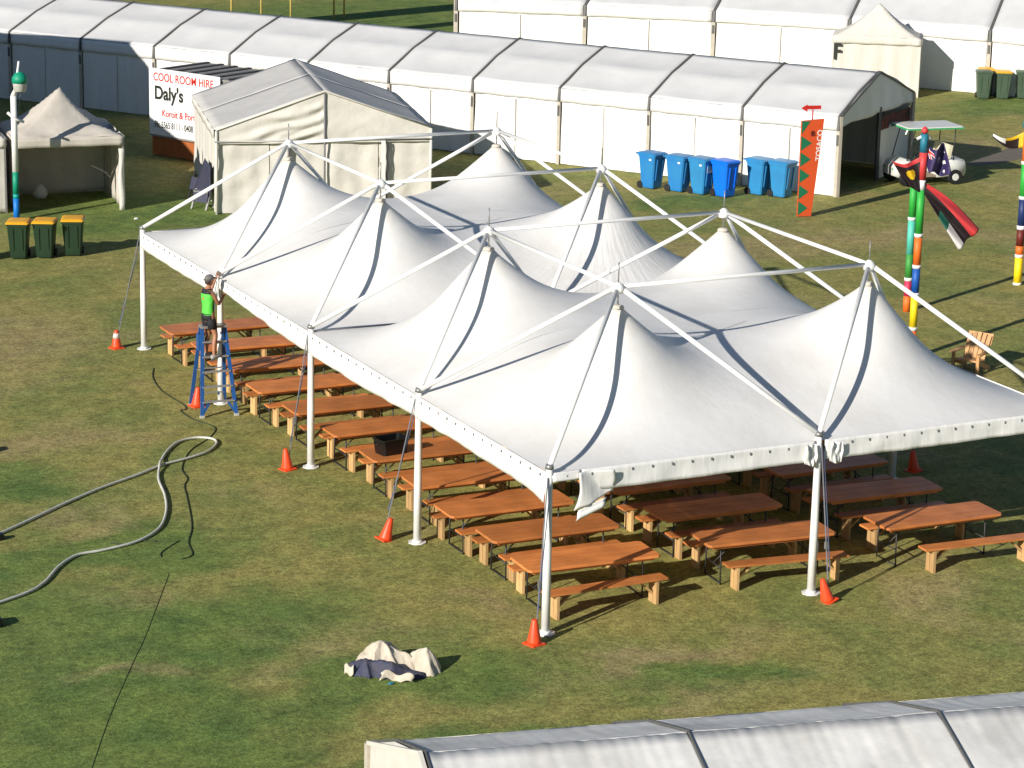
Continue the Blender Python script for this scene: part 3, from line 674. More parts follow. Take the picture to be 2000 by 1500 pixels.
def cone(k):
    x, y, tl = CONES[k]
    root = empty('traffic_cone', cl[k], 'traffic cone', (x, y, 0), R(15*k), 'orange cones over the guy pegs'); root.rotation_euler = (tl*.4, tl, R(15))
    b = MB(); b.loft([[Vector((sx*s, sy*s, z)) for sx, sy in ((-1, -1), (-.6, -1), (.6, -1), (1, -1), (1, -.6), (1, .6), (1, 1), (.6, 1), (-.6, 1), (-1, 1), (-1, .6), (-1, -.6))] for z, s in ((0, .135), (.022, .135), (.03, .12))], 'cone_orange', smooth=False); b.build('base', root)
    c = MB(); c.tube([(0, 0, .025), (0, 0, .06), (0, 0, .40), (0, 0, .415)], [.118, .112, .045, .036], 'cone_orange', 20); c.build('body', root)
    if k == 0:
        d = MB(); d.tube([(0, 0, .24), (0, 0, .35)], [.082, .060], 'cone_band', 20); d.build('band', root)
for k in range(len(CONES)): cone(k)

# ------------------------------------------------------------------ tables and benches
def make_table():
    root = empty('trestle_table', 'x', 'table', group='orange-brown trestle tables under the marquee')
    t = MB(); c = .05; L, W = 2.4, .82
    ring = [(-L/2+c, -W/2), (L/2-c, -W/2), (L/2, -W/2+c), (L/2, W/2-c), (L/2-c, W/2), (-L/2+c, W/2), (-L/2, W/2-c), (-L/2, -W/2+c)]
    t.loft([[Vector((x, y, .71)) for x, y in ring], [Vector((x, y, .744)) for x, y in ring], [Vector((x*.997, y*.992, .75)) for x, y in ring]], 'wood_top', smooth=False)
    for y in (-.137, .137): t.box((0, y, .7505), (L-.01, .005, .0018), 'container')
    for y in (-W/2+.07, W/2-.07): t.box((0, y, .685), (L-.2, .035, .05), 'wood_seat')
    t.build('tabletop', root)
    for s in (-1, 1):
        l = MB(); x = s*.92
        for y in (-.3, .3): l.tube([(x, y, .0), (x, y*.92, .69)], .014, 'dark_metal', 6)
        l.tube([(x, -.3, .02), (x, .3, .02)], .012, 'dark_metal', 6); l.tube([(x, -.29, .3), (x, .29, .3)], .012, 'dark_metal', 6)
        l.tube([(x, 0, .3), (x-s*.45, 0, .68)], .012, 'dark_metal', 6); l.build('leg', root)
    return root
def make_bench():
    root = empty('bench', 'x', 'bench', group='wooden benches beside the trestle tables')
    s_3 = MB(); s_3.box((0, 0, .432), (2.24, .27, .036), 'wood_seat'); s_3.build('seat', root)
    for s in (-1, 1):
        x = s*.93; l = MB()
        for y, ly in ((-.066, 1), (.066, 1)): l.box((x, y, .20), (.05, .118, .40), 'pine')
        l.box((x, 0, .385), (.09, .23, .05), 'pine'); l.build('leg', root)
        b = MB(); b.bar((x-s*.02, 0, .16), (x-s*.30, 0, .41), .07, .035, 'pine'); b.build('brace', root)
    return root
T0 = make_table(); B0 = make_bench(); first = {'t': True, 'b': True}
def place(kind, x, y, rz, label, z=0):
    src = T0 if kind == 't' else B0
    o = src if first[kind] else copy_tree(src); first[kind] = False
    o.location = (x, y, z); o.rotation_euler = (0, 0, rz); o['label'] = label; return o
ORD = ['front', 'second', 'third', 'fourth', 'fifth', 'sixth', 'seventh', 'eighth', 'ninth', 'tenth', 'eleventh']
colA = [(1.36, .84, -.045), (1.48, 2.45, -.02), (1.40, 3.98, -.02), (1.56, 5.74, -.02), (1.50, 7.57, -.02), (1.46, 9.42, 0), (1.36, 11.15, -.01), (1.26, 12.93, 0), (1.34, 14.75, -.03), (1.36, 16.55, -.06), (1.24, 18.25, 0)]
colU = [(4.75, .78, -.09), (4.72, 2.42, -.03), (4.7, 4.15, 0), (4.75, 5.8, 0), (4.7, 7.6, 0), (4.75, 9.4, 0), (4.7, 11.2, 0)]
colV = [(8.05, .50, -.02), (7.98, 2.20, -.05), (8.0, 3.95, 0), (8.0, 5.7, 0), (8.0, 7.5, 0)]
for nm, colx, boff in (('left', colA, .16), ('middle', colU, .1), ('right', colV, .28)):
    for i, (x, y, rz) in enumerate(colx):
        place('t', x, y+.41, rz, 'orange-brown trestle table, %s in the %s row under the marquee' % ('the front one' if i == 0 else ORD[i]+' from the front', nm))
        if i == 0:
            fx, fy = {'left': (1.40, .62), 'middle': (4.86, .60), 'right': (8.47, .12)}[nm]
            place('b', fx, fy, {'left': .02, 'middle': -.12, 'right': -.06}[nm], 'wooden bench standing clear in front of the front table of the %s row' % nm)
        else:
            place('b', x+boff*.5+.03*math.sin(i*3), y+.06, rz, 'wooden bench tucked under the near edge of the %s table of the %s row' % (ORD[i], nm))
        place('b', x+boff*.5+.04*math.sin(i*5+1)-.02, y+1.08, rz+.01*math.sin(i*2), 'wooden bench behind the far edge of the %s table of the %s row' % (ORD[i], nm))
# black crate on a table
cr = empty('plastic_crate', 'black open plastic crate standing on the fifth table of the left row', 'crate', (.80, 8.0, .752), R(8))
m = MB()
def cring(z, s, ins=0): return [Vector((sx*(.29*s-ins), sy*(.20*s-ins), z)) for sx, sy in ((-1, -.8), (-.85, -1), (.85, -1), (1, -.8), (1, .8), (.85, 1), (-.85, 1), (-1, .8))]
m.loft([cring(0, .88), cring(.27, 1), cring(.272, 1.06), cring(.30, 1.06), cring(.30, 1, .02), cring(.03, .88, .02)], 'crate', smooth=False); m.build('tub', cr)
for s in (-1, 1):
    h_ = MB(); h_.tube([(s*.30, -.07, .22), (s*.335, -.06, .22), (s*.335, .06, .22), (s*.30, .07, .22)], .012, 'crate', 6); h_.build('handle', cr)

# ------------------------------------------------------------------ wheelie bins
def make_bin(label, body, lid, loc, rz, group, s=1.0, hgt=1.0):
    root = empty('wheelie_bin', label, 'bin', loc, rz, group); root.scale = (s, s, s*hgt)
    def rr(z, w_, d0, d1): # rounded rectangle, front at -y
        c = .035; return [Vector(p) for p in ((-w_+c, d0, z), (w_-c, d0, z), (w_, d0+c, z), (w_, d1-c, z), (w_-c, d1, z), (-w_+c, d1, z), (-w_, d1-c, z), (-w_, d0+c, z))]
    b = MB(); b.loft([rr(.03, .20, -.22, .20), rr(.10, .215, -.235, .22), rr(.90, .27, -.32, .30), rr(.905, .29, -.34, .32), rr(.96, .29, -.34, .32)], body, smooth=False)
    for x in (-.12, .12): b.box((x, -.292, .55), (.03, .03, .6), body, mtx=Matrix.Rotation(R(6.5), 3, 'X'))
    b.build('body', root)
    l = MB(); l.loft([rr(.962, .305, -.37, .34), rr(.985, .305, -.37, .34), rr(1.02, .26, -.30, .30), rr(1.03, .16, -.18, .20)], lid, smooth=False); l.build('lid', root)
    h_ = MB(); h_.tube([(-.25, .34, .95), (-.24, .41, .97), (.24, .41, .97), (.25, .34, .95)], .018, body, 8); h_.build('handle', root)
    for s_ in (-1, 1):
        w_ = MB(); w_.tube([(s_*.19, .24, .10), (s_*.25, .24, .10)], .10, 'black_rubber', 18); w_.build('wheel', root)
    return root
gb = 'blue wheelie bins along the long tent'
BLUE = [((20.45, 33.35), R(30), 'bin_blue', 'blue wheelie bin at the left end of the line of four'), ((20.98, 32.62), R(38), 'bin_blue', 'blue wheelie bin second from the left in the line of four'),
        ((21.42, 32.02), R(30), 'bin_teal', 'teal-blue wheelie bin with a grey patch, third in the line of four'), ((21.86, 31.42), R(24), 'bin_bright', 'brightest blue wheelie bin at the right end of the line of four'),
        ((23.02, 31.35), R(32), 'bin_teal', 'lighter blue wheelie bin, left one of the pair nearer the red banner'), ((23.46, 30.78), R(34), 'bin_teal', 'lighter blue wheelie bin, right one of the pair nearer the red banner')]
for k, (l_, rz, b_, lb) in enumerate(BLUE):
    q = make_bin(lb, b_, b_, (*l_, 0), R(20)+(rz-R(30))*.8, gb, 1.04, 1.04)
    if k < 3:
        st = MB(); st.box((-.268, -.16, .84), (.012, .08, .05), 'sign_white'); st.build('sticker', q)
    if k == 2:
        st = MB(); st.box((.0, -.312, .72), (.28, .012, .18), 'lamp_grey'); st.build('patch', q)
gg = 'green bins with yellow lids at the left'
for k, (x, y, lb) in enumerate(((.1, 30.35, 'dark green bin with yellow lid, left one of the two standing together'), (.75, 30.2, 'dark green bin with yellow lid, right one of the two standing together'), (1.5, 30.2, 'dark green bin with yellow lid standing apart from the pair'), (-.85, 30.45, 'dark green bin cut off by the left edge of the photo'))):
    make_bin(lb, 'bin_green', 'lid_yellow', (x, y, 0), -.42+.05*math.sin(k*4), gg, .98, 1.0)
gr = 'olive bins by the wide tent at the right'
for k, (x, y, ld, lb) in enumerate(((41.05, 45.0, 'bin_olive', 'olive bin with a green lid at the left of its group'), (41.75, 44.75, 'lid_yellow', 'olive bin with an orange-yellow lid in the middle of its group'),
                                   (42.55, 44.55, 'bin_olive', 'olive bin with a green lid cut off by the right photo edge'), (41.55, 45.55, 'lid_yellow', 'bin with an orange-yellow lid mostly hidden behind the olive bins'))):
    make_bin(lb, 'bin_olive', ld, (x, y, 0), -.5, gr, 1.0, 1.03)

# ------------------------------------------------------------------ festival poles, banner and flags
def seg_pole(label, x, y, segs, r=.065, cat='pole', top=None, lean=(0, 0), group=None, name='painted_pole'):
    root = empty(name, label, cat, (x, y, 0), 0, group); z = 0
    for k, (hh_, m_) in enumerate(segs):
        m = MB(); rr_ = r*1.12 if m_ == 'p_white' and hh_ < .15 else r
        m.tube([(lean[0]*z, lean[1]*z, z), (lean[0]*(z+hh_), lean[1]*(z+hh_), z+hh_)], rr_, m_, 14); m.build('band', root); z += hh_
    return root, z
W_ = (.10, 'p_white')
gp = 'painted festival flag poles'
w8 = (.08, 'p_white')
r1, z1 = seg_pole('front painted pole of the flag pair, yellow then blue then orange then green going up', 15.83, 12.86, [(.66, 'p_orange'), w8, (.72, 'p_yellow'), w8, (.56, 'p_blue'), w8, (.64, 'p_orange'), w8, (1.0, 'p_green'), (.22, 'p_white'), (.62, 'f_red'), (.42, 'f_teal')], group=gp, r=.088)
r2, z2 = seg_pole('rear painted pole of the flag pair, magenta then green then turquoise going up', 18.42, 16.84, [(.39, 'p_orange'), (.38, 'p_magenta'), w8, (.58, 'p_green2'), (.84, 'p_teal'), w8, (.85, 'p_green')], group=gp, r=.09)
m = MB(); m.loft([circ((0, 0, z1+z), r, r, 12) for z, r in ((0, .04), (.04, .075), (.08, .085), (.13, .05), (.16, .02))], 'f_red'); m.build('finial', r1)
m = MB(); m.tube([(-.16, .06, z1-.12), (.02, 0, z1-.02), (.16, -.05, z1-.14)], .035, 'p_white', 8); m.build('bow', r1)
r3, z3 = seg_pole('nearer painted pole at the right edge, yellow at the foot and orange at the top', 22.83, 18.31, [(.06, 'p_white'), (.66, 'p_yellow'), w8, (.22, 'p_orange'), (.43, 'p_maroon'), (.1, 'p_white'), (.68, 'p_navy'), w8, (.82, 'p_green'), w8, (.84, 'p_orange')], group=gp, r=.10)
r4, z4 = seg_pole('second painted pole at the right edge with purple over orange bands', 23.0, 18.02, [(.44, 'p_yellow'), (.45, 'p_orange'), (.7, 'p_purple'), w8, (.6, 'p_green')], group=gp, r=.10)
m = MB(); m.tube([(-.02, 0, z3), (-.14, 0, z3+.06), (-.12, 0, z3+.2), (.08, 0, z3+.26)], .035, 'f_teal', 8); m.build('hook', r3)
def cloth(name, label, pts, colfn, nu=24, nv=14, root=None, cat='flag', group='wind-blown flags'):
    """pts(u,v) -> world; one sheet of cloth with its fields of colour"""
    m = MB(); c0 = Vector(pts(0, 0)); m.grid(lambda u, v: tuple(Vector(pts(u, v))-c0), nu, nv, colfn); o = m.build(name, None, tuple(c0)); solid(o, .008); tag(o, label, cat, group); return o
IR = Vector((.895, -.445, 0)); IA = Vector((.445, .895, 0)); UZ = Vector((0, 0, 1))
base = Vector((15.80, 12.80, 0))
def flagfn(o, hoist, fly, wave=.12, k=9, ph=0, twist=0):
    o = Vector(o); hoist = Vector(hoist); fly = Vector(fly)
    def f(u, v):
        p_ = o+fly*u+hoist*v+IA*(wave*math.sin(u*k+v*2+ph)*min(1, u*2+.2))+UZ*(.5*wave*math.sin(v*7+u*4+ph))*min(1, u*2)
        return p_
    return f
def abor(u, v):
    # hangs from the pole top down to the left in a slack triangle
    a = base+UZ*4.70; b = base+UZ*3.84; c = base-IR*.68+UZ*4.52; d = base-IR*.34+UZ*3.98
    top = a.lerp(c, u); bot = b.lerp(d, u); p_ = top.lerp(bot, v); return p_+IA*(.10*math.sin(u*7+v*3)*min(1, u*2))-UZ*.10*math.sin(math.pi*u)*(1-v)
cloth('flag', 'black and red flag with a yellow disc hanging to the left of the painted poles', abor, lambda u, v: 'f_yellow' if ((u-.50)**2+((v-.42)*1.0)**2 < .032 and v > .26) else ('f_red' if v < .13 else 'f_black'), 36, 30)
def navy(u, v):
    a = base+UZ*4.82; c = base+IR*.46+UZ*4.92; b = base+IR*.12+UZ*4.30; d = base+IR*.64+UZ*4.22
    p_ = a.lerp(c, u).lerp(b.lerp(d, u), v); return p_+IA*(.12*math.sin(u*8+v*4))+UZ*.05*math.sin(u*9)
def navyc(u, v):
    for (a, b, r) in ((.80, .62, .045), (.62, .35, .03), (.9, .3, .03), (.72, .88, .03)):
        if (u-a)**2+(v-b)**2 < r*r*1.6: return 'f_white'
    if u < .4 and v < .5:
        if abs(u-.2) < .03 or abs(v-.25) < .04: return 'f_red'
        if abs(u-.2) < .06 or abs(v-.25) < .08: return 'f_white'
    return 'f_navy'
cloth('flag', 'navy flag with white stars draped to the right of the painted poles', navy, navyc, 40, 30)
def lflag(u, v):
    a = base+IR*.05+UZ*4.08; b = base+IR*.03+UZ*3.86; c = base+IR*1.34+UZ*3.04; d = base+IR*.90+UZ*2.56
    p_ = a.lerp(c, u).lerp(b.lerp(d, u), v); return p_+IA*(.12*math.sin(v*9+u*3)*min(1, u*1.5))+UZ*.10*math.sin(math.pi*u)*(1-v)
cloth('flag', 'long black and red flag with a white end streaming down to the right', lflag,
      lambda u, v: ('f_red' if v < .36 and u > .06 else ('f_black' if v < .72 or u < .42 else ('f_green' if u < .66 else 'f_white'))), 40, 22)
def yflag(u, v):
    o = Vector((22.80, 18.30, 4.0)); a = o; b = o-UZ*.42; c = o-IR*.86-UZ*.10; d = c-UZ*.09
    p_ = a.lerp(c, u).lerp(b.lerp(d, u), v); return p_+IA*.08*math.sin(u*6)-UZ*.16*math.sin(math.pi*u)
cloth('flag', 'yellow and black flag with a white tip blowing left at the right edge', yflag, lambda u, v: 'f_white' if u > .62 and v < .6 else ('f_yellow' if v < .25 or u < .2 else 'f_black'), 24, 8)
# orange and green banner on the lawn
bn = empty('banner_sign', 'tall orange banner with green triangles down its left edge standing before the long tent', 'banner', (22.23, 27.95, 0), math.atan2(-.13, .62))
m = MB(); W0, W1, HB = .42, .68, 2.78
def bw_(z): return W0+(W1-W0)*z/HB
m.add([(0, -.03, .02), (W0, -.03, .02), (W1, -.03, HB+.05), (0.0, -.03, HB), (0, .03, .02), (W0, .03, .02), (W1, .03, HB+.05), (0, .03, HB)], [(0, 1, 2, 3), (7, 6, 5, 4), (0, 4, 5, 1), (1, 5, 6, 2), (2, 6, 7, 3), (3, 7, 4, 0)], 'b_orange'); m.build('panel', bn)
st = .47
for k in range(6):
    z = .05+st*k; t = MB(); zt_ = min(z+st-.05, HB-.02)
    ln = [(.012, -.036, z), (.30+.01*k, -.036, (z+z+st-.05)/2), (.012, -.036, z+st-.05)]
    if k == 5: ln = [(.012, -.036, z), (.27, -.036, HB-.01), (.012, -.036, HB-.01)]
    t.add(ln+[(x, -.034, q) for x, _, q in ln], [(0, 1, 2), (3, 5, 4), (0, 3, 4, 1), (1, 4, 5, 2), (2, 5, 3, 0)], 'b_green'); t.build('green_triangle', bn)
text_mesh('TOSACO', .22, .003, 'sign_white', 'lettering', bn, frame((.62, -.036, 1.62), (.03, 0, 1), (-1, 0, 0)), xs=1.0, bold=.003)
text_mesh('ft', .2, .003, 'p_maroon', 'emblem', bn, frame((.30, -.036, 2.35), (1, 0, 0), (0, 0, 1)), bold=.012)
tp = MB(); tp.tube([(.33, 0, HB), (.33, 0, HB+.32)], .02, 'sign_red', 8)
tp.add([(-.02, -.02, HB+.36), (.16, -.02, HB+.26), (.16, -.02, HB+.46), (-.02, .02, HB+.36), (.16, .02, HB+.26), (.16, .02, HB+.46)], [(0, 1, 2), (5, 4, 3), (0, 3, 4, 1), (0, 2, 5, 3), (1, 4, 5, 2)], 'sign_red')
tp.box((.36, 0, HB+.38), (.42, .04, .10), 'sign_red'); tp.build('red_arrow', bn)
# left pole with green and grey head
r5, z5 = seg_pole('white pole with a green and grey bell head beside the open booth', 1.38, 35.1, [(.62, 'p_blue2'), (.12, 'p_turq'), (.62, 'marker_green'), (2.1, 'p_white')], .085)
m = MB(); m.tube([(0, 0, z5), (.06, -.02, z5+.2), (.16, -.05, z5+.95)], [.085, .04, .03], 'p_white', 8); m.build('bent_arm', r5)
hd = MB(); hd.loft([circ((.17, -.05, z5+q), a, a, 14) for q, a in ((.12, .15), (.14, .17), (.32, .19), (.36, .20))], 'lamp_grey'); hd.loft([circ((.17, -.05, z5+q), a, a, 14) for q, a in ((.36, .22), (.50, .21), (.62, .13), (.66, .03))], 'marker_green'); hd.build('bell_head', r5)
m = MB(); m.tube([(-.18, 0, z5-.45), (0, -.1, z5-.62), (.25, -.08, z5-.72)], .04, 'p_white', 8); m.tube([(.2, 0, z5+.1), (.12, 0, z5-.5)], .012, 'rope', 6); m.build('bracket', r5)

# ------------------------------------------------------------------ golf cart
gc = empty('golf_cart', 'white golf cart with a green-edged roof parked by the long tent', 'golf cart', (28.95, 31.35, 0), R(172))
gc.scale = (1.0, 1.0, 1.0)
# front towards +x
m = MB()
def sec(x, z0, z1, w_): return [Vector((x, -w_, z0)), Vector((x, w_, z0)), Vector((x, w_, z1-.06)), Vector((x, w_-.08, z1)), Vector((x, -w_+.08, z1)), Vector((x, -w_, z1-.06))]
m.loft([sec(.62, .24, .34, .50), sec(.70, .24, .78, .52), sec(.85, .24, .80, .54), sec(1.10, .26, .68, .50), sec(1.22, .30, .55, .40)], 'cart_white'); m.build('front_cowl', gc)
m = MB(); m.loft([sec(-1.18, .34, .60, .48), sec(-1.1, .26, .74, .56), sec(-.6, .26, .76, .57), sec(-.35, .24, .62, .57), sec(-.18, .24, .52, .56), sec(-.16, .22, .34, .5)], 'cart_white'); m.build('rear_body', gc)
m = MB(); m.box((.24, 0, .28), (.9, 1.05, .06), 'cart_floor'); m.build('floor', gc)
m = MB(); m.box((-.32, 0, .72), (.50, 1.0, .14), 'cart_seat'); m.build('seat', gc)
m = MB(); m.box((-.60, 0, 1.0), (.12, 1.0, .42), 'cart_seat', mtx=Matrix.Rotation(R(-10), 3, 'Y')); m.build('seat_back', gc)
m = MB()
for y in (-.5, .5):
    m.tube([(-.72, y, .74), (-.74, y, 1.72)], .018, 'dark_metal', 8); m.tube([(.86, y, .78), (.62, y, 1.74)], .018, 'dark_metal', 8)
m.build('roof_frame', gc)
m = MB(); m.loft([[Vector((x*s, y*s, z)) for x, y in ((-.98, -.56), (-.9, -.62), (.82, -.62), (.92, -.54), (.92, .54), (.82, .62), (-.9, .62), (-.98, .56))] for z, s in ((1.74, 1.0), (1.775, 1.01), (1.80, .97), (1.81, .6))], 'cart_white', smooth=False); rf_ = m.build('roof', gc)
m = MB()
for a, b in (((-.97, -.62), (.92, -.62)), ((.93, -.6), (.93, .6)), ((-.97, .62), (.92, .62))): m.bar((*a, 1.75), (*b, 1.75), .02, .05, 'cart_green')
m.build('roof_edge', rf_)
m = MB(); m.tube([(.93, -.58, 1.74), (.99, -.58, 1.6)], .03, 'p_white', 8); m.tube([(.93, .58, 1.74), (.99, .58, 1.6)], .03, 'p_white', 8); m.build('roof_bracket', rf_)
m = MB(); m.tube([(.55, .25, .72), (.35, .25, .98)], .02, 'dark_metal', 8); m.tube([(.33+.02*math.cos(a)*0+.06*math.sin(a), .25+.17*math.cos(a), .98+.15*math.sin(a)) for a in [i*math.pi/8 for i in range(17)]], .014, 'dark_metal', 6, False); m.build('steering_wheel', gc)
for x in (-.78, .86):
    for y in (-.53, .53):
        w_ = MB(); w_.tube([(x, y-.09, .23), (x, y+.09, .23)], .23, 'black_rubber', 24); wo_ = w_.build('wheel', gc)
        h_ = MB(); s = 1 if y > 0 else -1; h_.tube([(x, y+s*.085, .23), (x, y+s*.10, .23)], [.12, .10], 'cart_white', 16); h_.build('hub_cap', wo_)
for y in (-.3, .3):
    m = MB(); m.loft([circ((1.19, y, .50), .05, .05, 12, rot=Matrix.Rotation(R(90), 3, 'Y')), circ((1.225, y, .50), .04, .04, 12, rot=Matrix.Rotation(R(90), 3, 'Y'))], 'cart_green'); m.build('headlight', gc)

# ------------------------------------------------------------------ timber chair
ch = empty('timber_chair', 'pale timber lounge chair with a broad slatted back beyond the right side of the marquee', 'chair', (16.38, 11.38, 0), R(-60)); ch.scale = (.80, .80, .80)
m = MB(); m.box((0, .0, .34), (.66, .62, .05), 'chair_wood', mtx=Matrix.Rotation(R(-8), 3, 'X')); m.build('seat', ch)
for k in range(5):
    m = MB(); x = -.26+.13*k; m.bar((x, .26, .34), (x*1.12, .60, 1.02-abs(k-2)*.03), .115, .025, 'chair_wood', up=(0, 1, 0)); m.build('back_slat', ch)
m = MB(); m.box((0, .62, .84), (.74, .035, .34), 'chair_wood', mtx=Matrix.Rotation(R(-27), 3, 'X')); m.build('headrest', ch)
for s in (-1, 1):
    m = MB(); m.box((s*.40, .02, .58), (.13, .80, .03), 'chair_wood'); m.build('armrest', ch)
    m = MB(); m.box((s*.37, -.30, .29), (.09, .06, .58), 'chair_wood'); m.build('leg', ch)
    m = MB(); m.bar((s*.35, -.30, .36), (s*.35, .55, .05), .05, .12, 'chair_wood'); m.build('side_rail', ch)

# ------------------------------------------------------------------ stepladder
ld = empty('stepladder', 'blue fibreglass stepladder beside the second left post with a worker on it', 'ladder', (-.33, 14.55, 0), -.10)
TZ = 1.78
def rails(yb, yt, nm):
    for s in (-1, 1):
        m = MB(); m.bar((s*.36, yb, .03), (s*.235, yt, TZ), .075, .03, 'ladder_blue', up=(0, 1, 0)); ro = m.build('rail', ld)
        f_ = MB(); f_.box((s*.362, yb, .025), (.09, .07, .05), 'lamp_grey'); f_.build('foot', ro)
    for k in range(5 if nm == 'f' else 3):
        t = (.16+.17*k) if nm == 'f' else (.14+.32*k); wd_ = .36+(.235-.36)*t
        m = MB(); q = yb+(yt-yb)*t; m.box((0, q, .03+(TZ-.03)*t), (2*wd_, .085 if nm == 'f' else .03, .028), 'alu'); m.build('step', ld)
    if True:
        for s in (-1, 1):
            m = MB(); m.bar((s*.34, yb+(yt-yb)*.03, .08), (s*.20, yb+(yt-yb)*.14, .28), .05, .02, 'ladder_blue', up=(0, 1, 0)); m.build('corner_brace', ld)
rails(-.50, -.06, 'f'); rails(.48, .06, 'r')
m = MB(); m.box((0, 0, TZ+.02), (.54, .22, .05), 'alu'); m.build('top_cap', ld)
m = MB(); m.box((-.30, 0, TZ-.30), (.05, .20, .34), 'ladder_blue'); m.build('tool_holder', ld)

# ------------------------------------------------------------------ the worker
def person():
    px, py, pz = -.42, 14.40, 1.17
    root = empty('person', 'person in green singlet, black shorts and grey cap standing on the blue stepladder', 'person', (px, py, pz))
    f = Vector((.955, .296, 0)); r = Vector((.296, -.955, 0)); u = Vector((0, 0, 1))
    def L(a, b, c): return r*a+f*b+u*c+Vector((-.02, .17, 0))*max(0, c-.1)/1.4
    V = []; Rd = []; Ed = []
    def j(p_, rad, par=None):
        V.append(p_); Rd.append(rad if hasattr(rad, '__len__') else (rad, rad))
        if par is not None: Ed.append((par, len(V)-1))
        return len(V)-1
    pel = j(L(0, -.02, .86), (.135, .11)); wa = j(L(0, -.01, 1.00), (.115, .09), pel); chs = j(L(0, 0, 1.18), (.135, .10), wa); ub = j(L(0, -.01, 1.33), (.12, .085), chs)
    nk = j(L(.01, .02, 1.43), .052, ub); hb = j(L(.015, .04, 1.50), .055, nk)
    for s in (-1, 1):
        hp = j(L(s*.09, -.02, .82), .092, pel); kn = j(L(s*.12, .05, .47), .056, hp); cf = j(L(s*.125, .0, .33), .054, kn); an = j(L(s*.13, -.03, .09), .034, cf)
        j(L(s*.13, .02, .045), .036, an); 
    sh = {}
    for s in (-1, 1):
        sh[s] = j(L(s*.165, 0, 1.35), .055, ub)
    # right arm: elbow forward and down, forearm up to the post; left arm raised
    OW = Vector((px, py, pz))
    elR = j(Vector((-.24, 14.44, 2.26))-OW, .038, sh[1]); wrR = j(Vector((-.03, 14.66, 2.42))-OW, .026, elR); paR = j(Vector((0.02, 14.74, 2.49))-OW, .030, wrR)
    elL = j(Vector((-.26, 14.84, 2.46))-OW, .037, sh[-1]); wrL = j(Vector((-.14, 14.90, 2.68))-OW, .025, elL); paL = j(Vector((-.09, 14.94, 2.74))-OW, .030, wrL)
    me = bpy.data.meshes.new('body'); me.from_pydata(V, Ed, []); ob = bpy.data.objects.new('body', me); COL.objects.link(ob)
    md = ob.modifiers.new('k', 'SKIN'); sv = me.skin_vertices[0].data
    for i, q in enumerate(Rd): sv[i].radius = q; sv[i].use_root = (i == 0)
    sb = ob.modifiers.new('s', 'SUBSURF'); sb.levels = 2; sb.render_levels = 2
    bpy.context.view_layer.update()
    m2 = bpy.data.meshes.new_from_object(ob.evaluated_get(bpy.context.evaluated_depsgraph_get())); bpy.data.objects.remove(ob)
    bm = bmesh.new(); bm.from_mesh(m2)
    # head: shaped ellipsoid with nose, brow, chin, ears; looks along hf
    hf = Vector((.93, .30, .12)).normalized(); hr = hf.cross(u).normalized(); hu = hr.cross(hf); hc = L(.02, .055, 1.575)
    st = bmesh.ops.create_uvsphere(bm, u_segments=20, v_segments=16, radius=1)['verts']
    for v in st:
        x, y, z = v.co; w_ = 1-.22*max(0, -z)**1.3
        x2 = x*.076*w_; y2 = y*.096*(1-.1*max(0, -z)); z2 = z*.118
        if y > .75 and abs(x) < .3 and -.25 < z < .2: y2 += .022*(1-abs(x)/.3)*(1-abs(z+.05)/.3)
        if y > .6 and z < -.7: y2 += .012
        if y > .6 and abs(z-.15) < .12 and .2 < abs(x) < .6: y2 -= .008
        if abs(x) > .93 and abs(z) < .3: x2 *= 1.16
        v.co = hc+hr*x2+hf*y2+hu*z2
    # hands: palm continues the skin; five fingers of unequal length curled towards the post
    def fingers(pa, d, side, length=1.0):
        d = d.normalized(); curl = Vector((.3, .3, .1)).normalized(); lat = d.cross(curl).normalized(); cr_ = lat.cross(d)
        for k, (ofs, ln) in enumerate(((-.030, .066), (-.011, .078), (.010, .073), (.030, .058), (None, .055))):
            if ofs is None: a = pa-d*.02+lat*side*.03; dirs = (lat*side*.7+d*.5).normalized(); rr_ = .009
            else: a = pa+lat*ofs+d*.012; dirs = d; rr_ = .0078
            pts = [a, a+dirs*ln*.45, a+dirs*ln*.75+cr_*(-ln*.30), a+dirs*ln*.85+cr_*(-ln*.60)]
            tb = MB(); tb.tube(pts, [rr_, rr_*.95, rr_*.85, rr_*.6], 'skin', 8); b = len(bm.verts); vs = [bm.verts.new(v) for v in tb.v]
            for fc in tb.f:
                try: bm.faces.new([vs[i] for i in fc])
                except ValueError: pass
    fingers(V[paR], V[paR]-V[wrR], 1); fingers(V[paL], V[paL]-V[wrL], -1)
    bmesh.ops.recalc_face_normals(bm, faces=bm.faces); bm.to_mesh(m2); bm.free()
    for p_ in m2.polygons: p_.use_smooth = True
    m2.materials.clear(); m2.materials.append(M['skin']); b_ = bpy.data.objects.new('body', m2); COL.objects.link(b_); b_.parent = root
    def ring(c, a, b, n=20): return [c+r*(a*math.cos(2*math.pi*k/n))+f*(b*math.sin(2*math.pi*k/n)) for k in range(n)]
    # singlet: green back and front with black side and yoke
    m = MB(); rows = [(.90, .150, .122, -.02), (.98, .140, .112, -.012), (1.08, .143, .112, -.006), (1.18, .158, .122, 0), (1.27, .165, .12, 0), (1.33, .162, .112, 0), (1.385, .140, .095, 0), (1.425, .085, .072, .005)]
    n = 28; rings = [[v+f*o2 for v in ring(L(0, 0, z)+r*.004*math.sin(z*30), a*(1+.02*math.sin(z*40)), b, n)] for z, a, b, o2 in rows]
    for i in range(len(rings)-1):
        for k in range(n):
            ang = (k+.5)/n*360; z = (rows[i][0]+rows[i+1][0])/2
            blk = z > 1.33 or 8 < ang < 78
            m.add([rings[i][k], rings[i][(k+1) % n], rings[i+1][(k+1) % n], rings[i+1][k]], [(0, 1, 2, 3)], 'black_cloth' if blk else 'green_shirt', True)
    m.build('singlet', root)
    sh_ = MB()
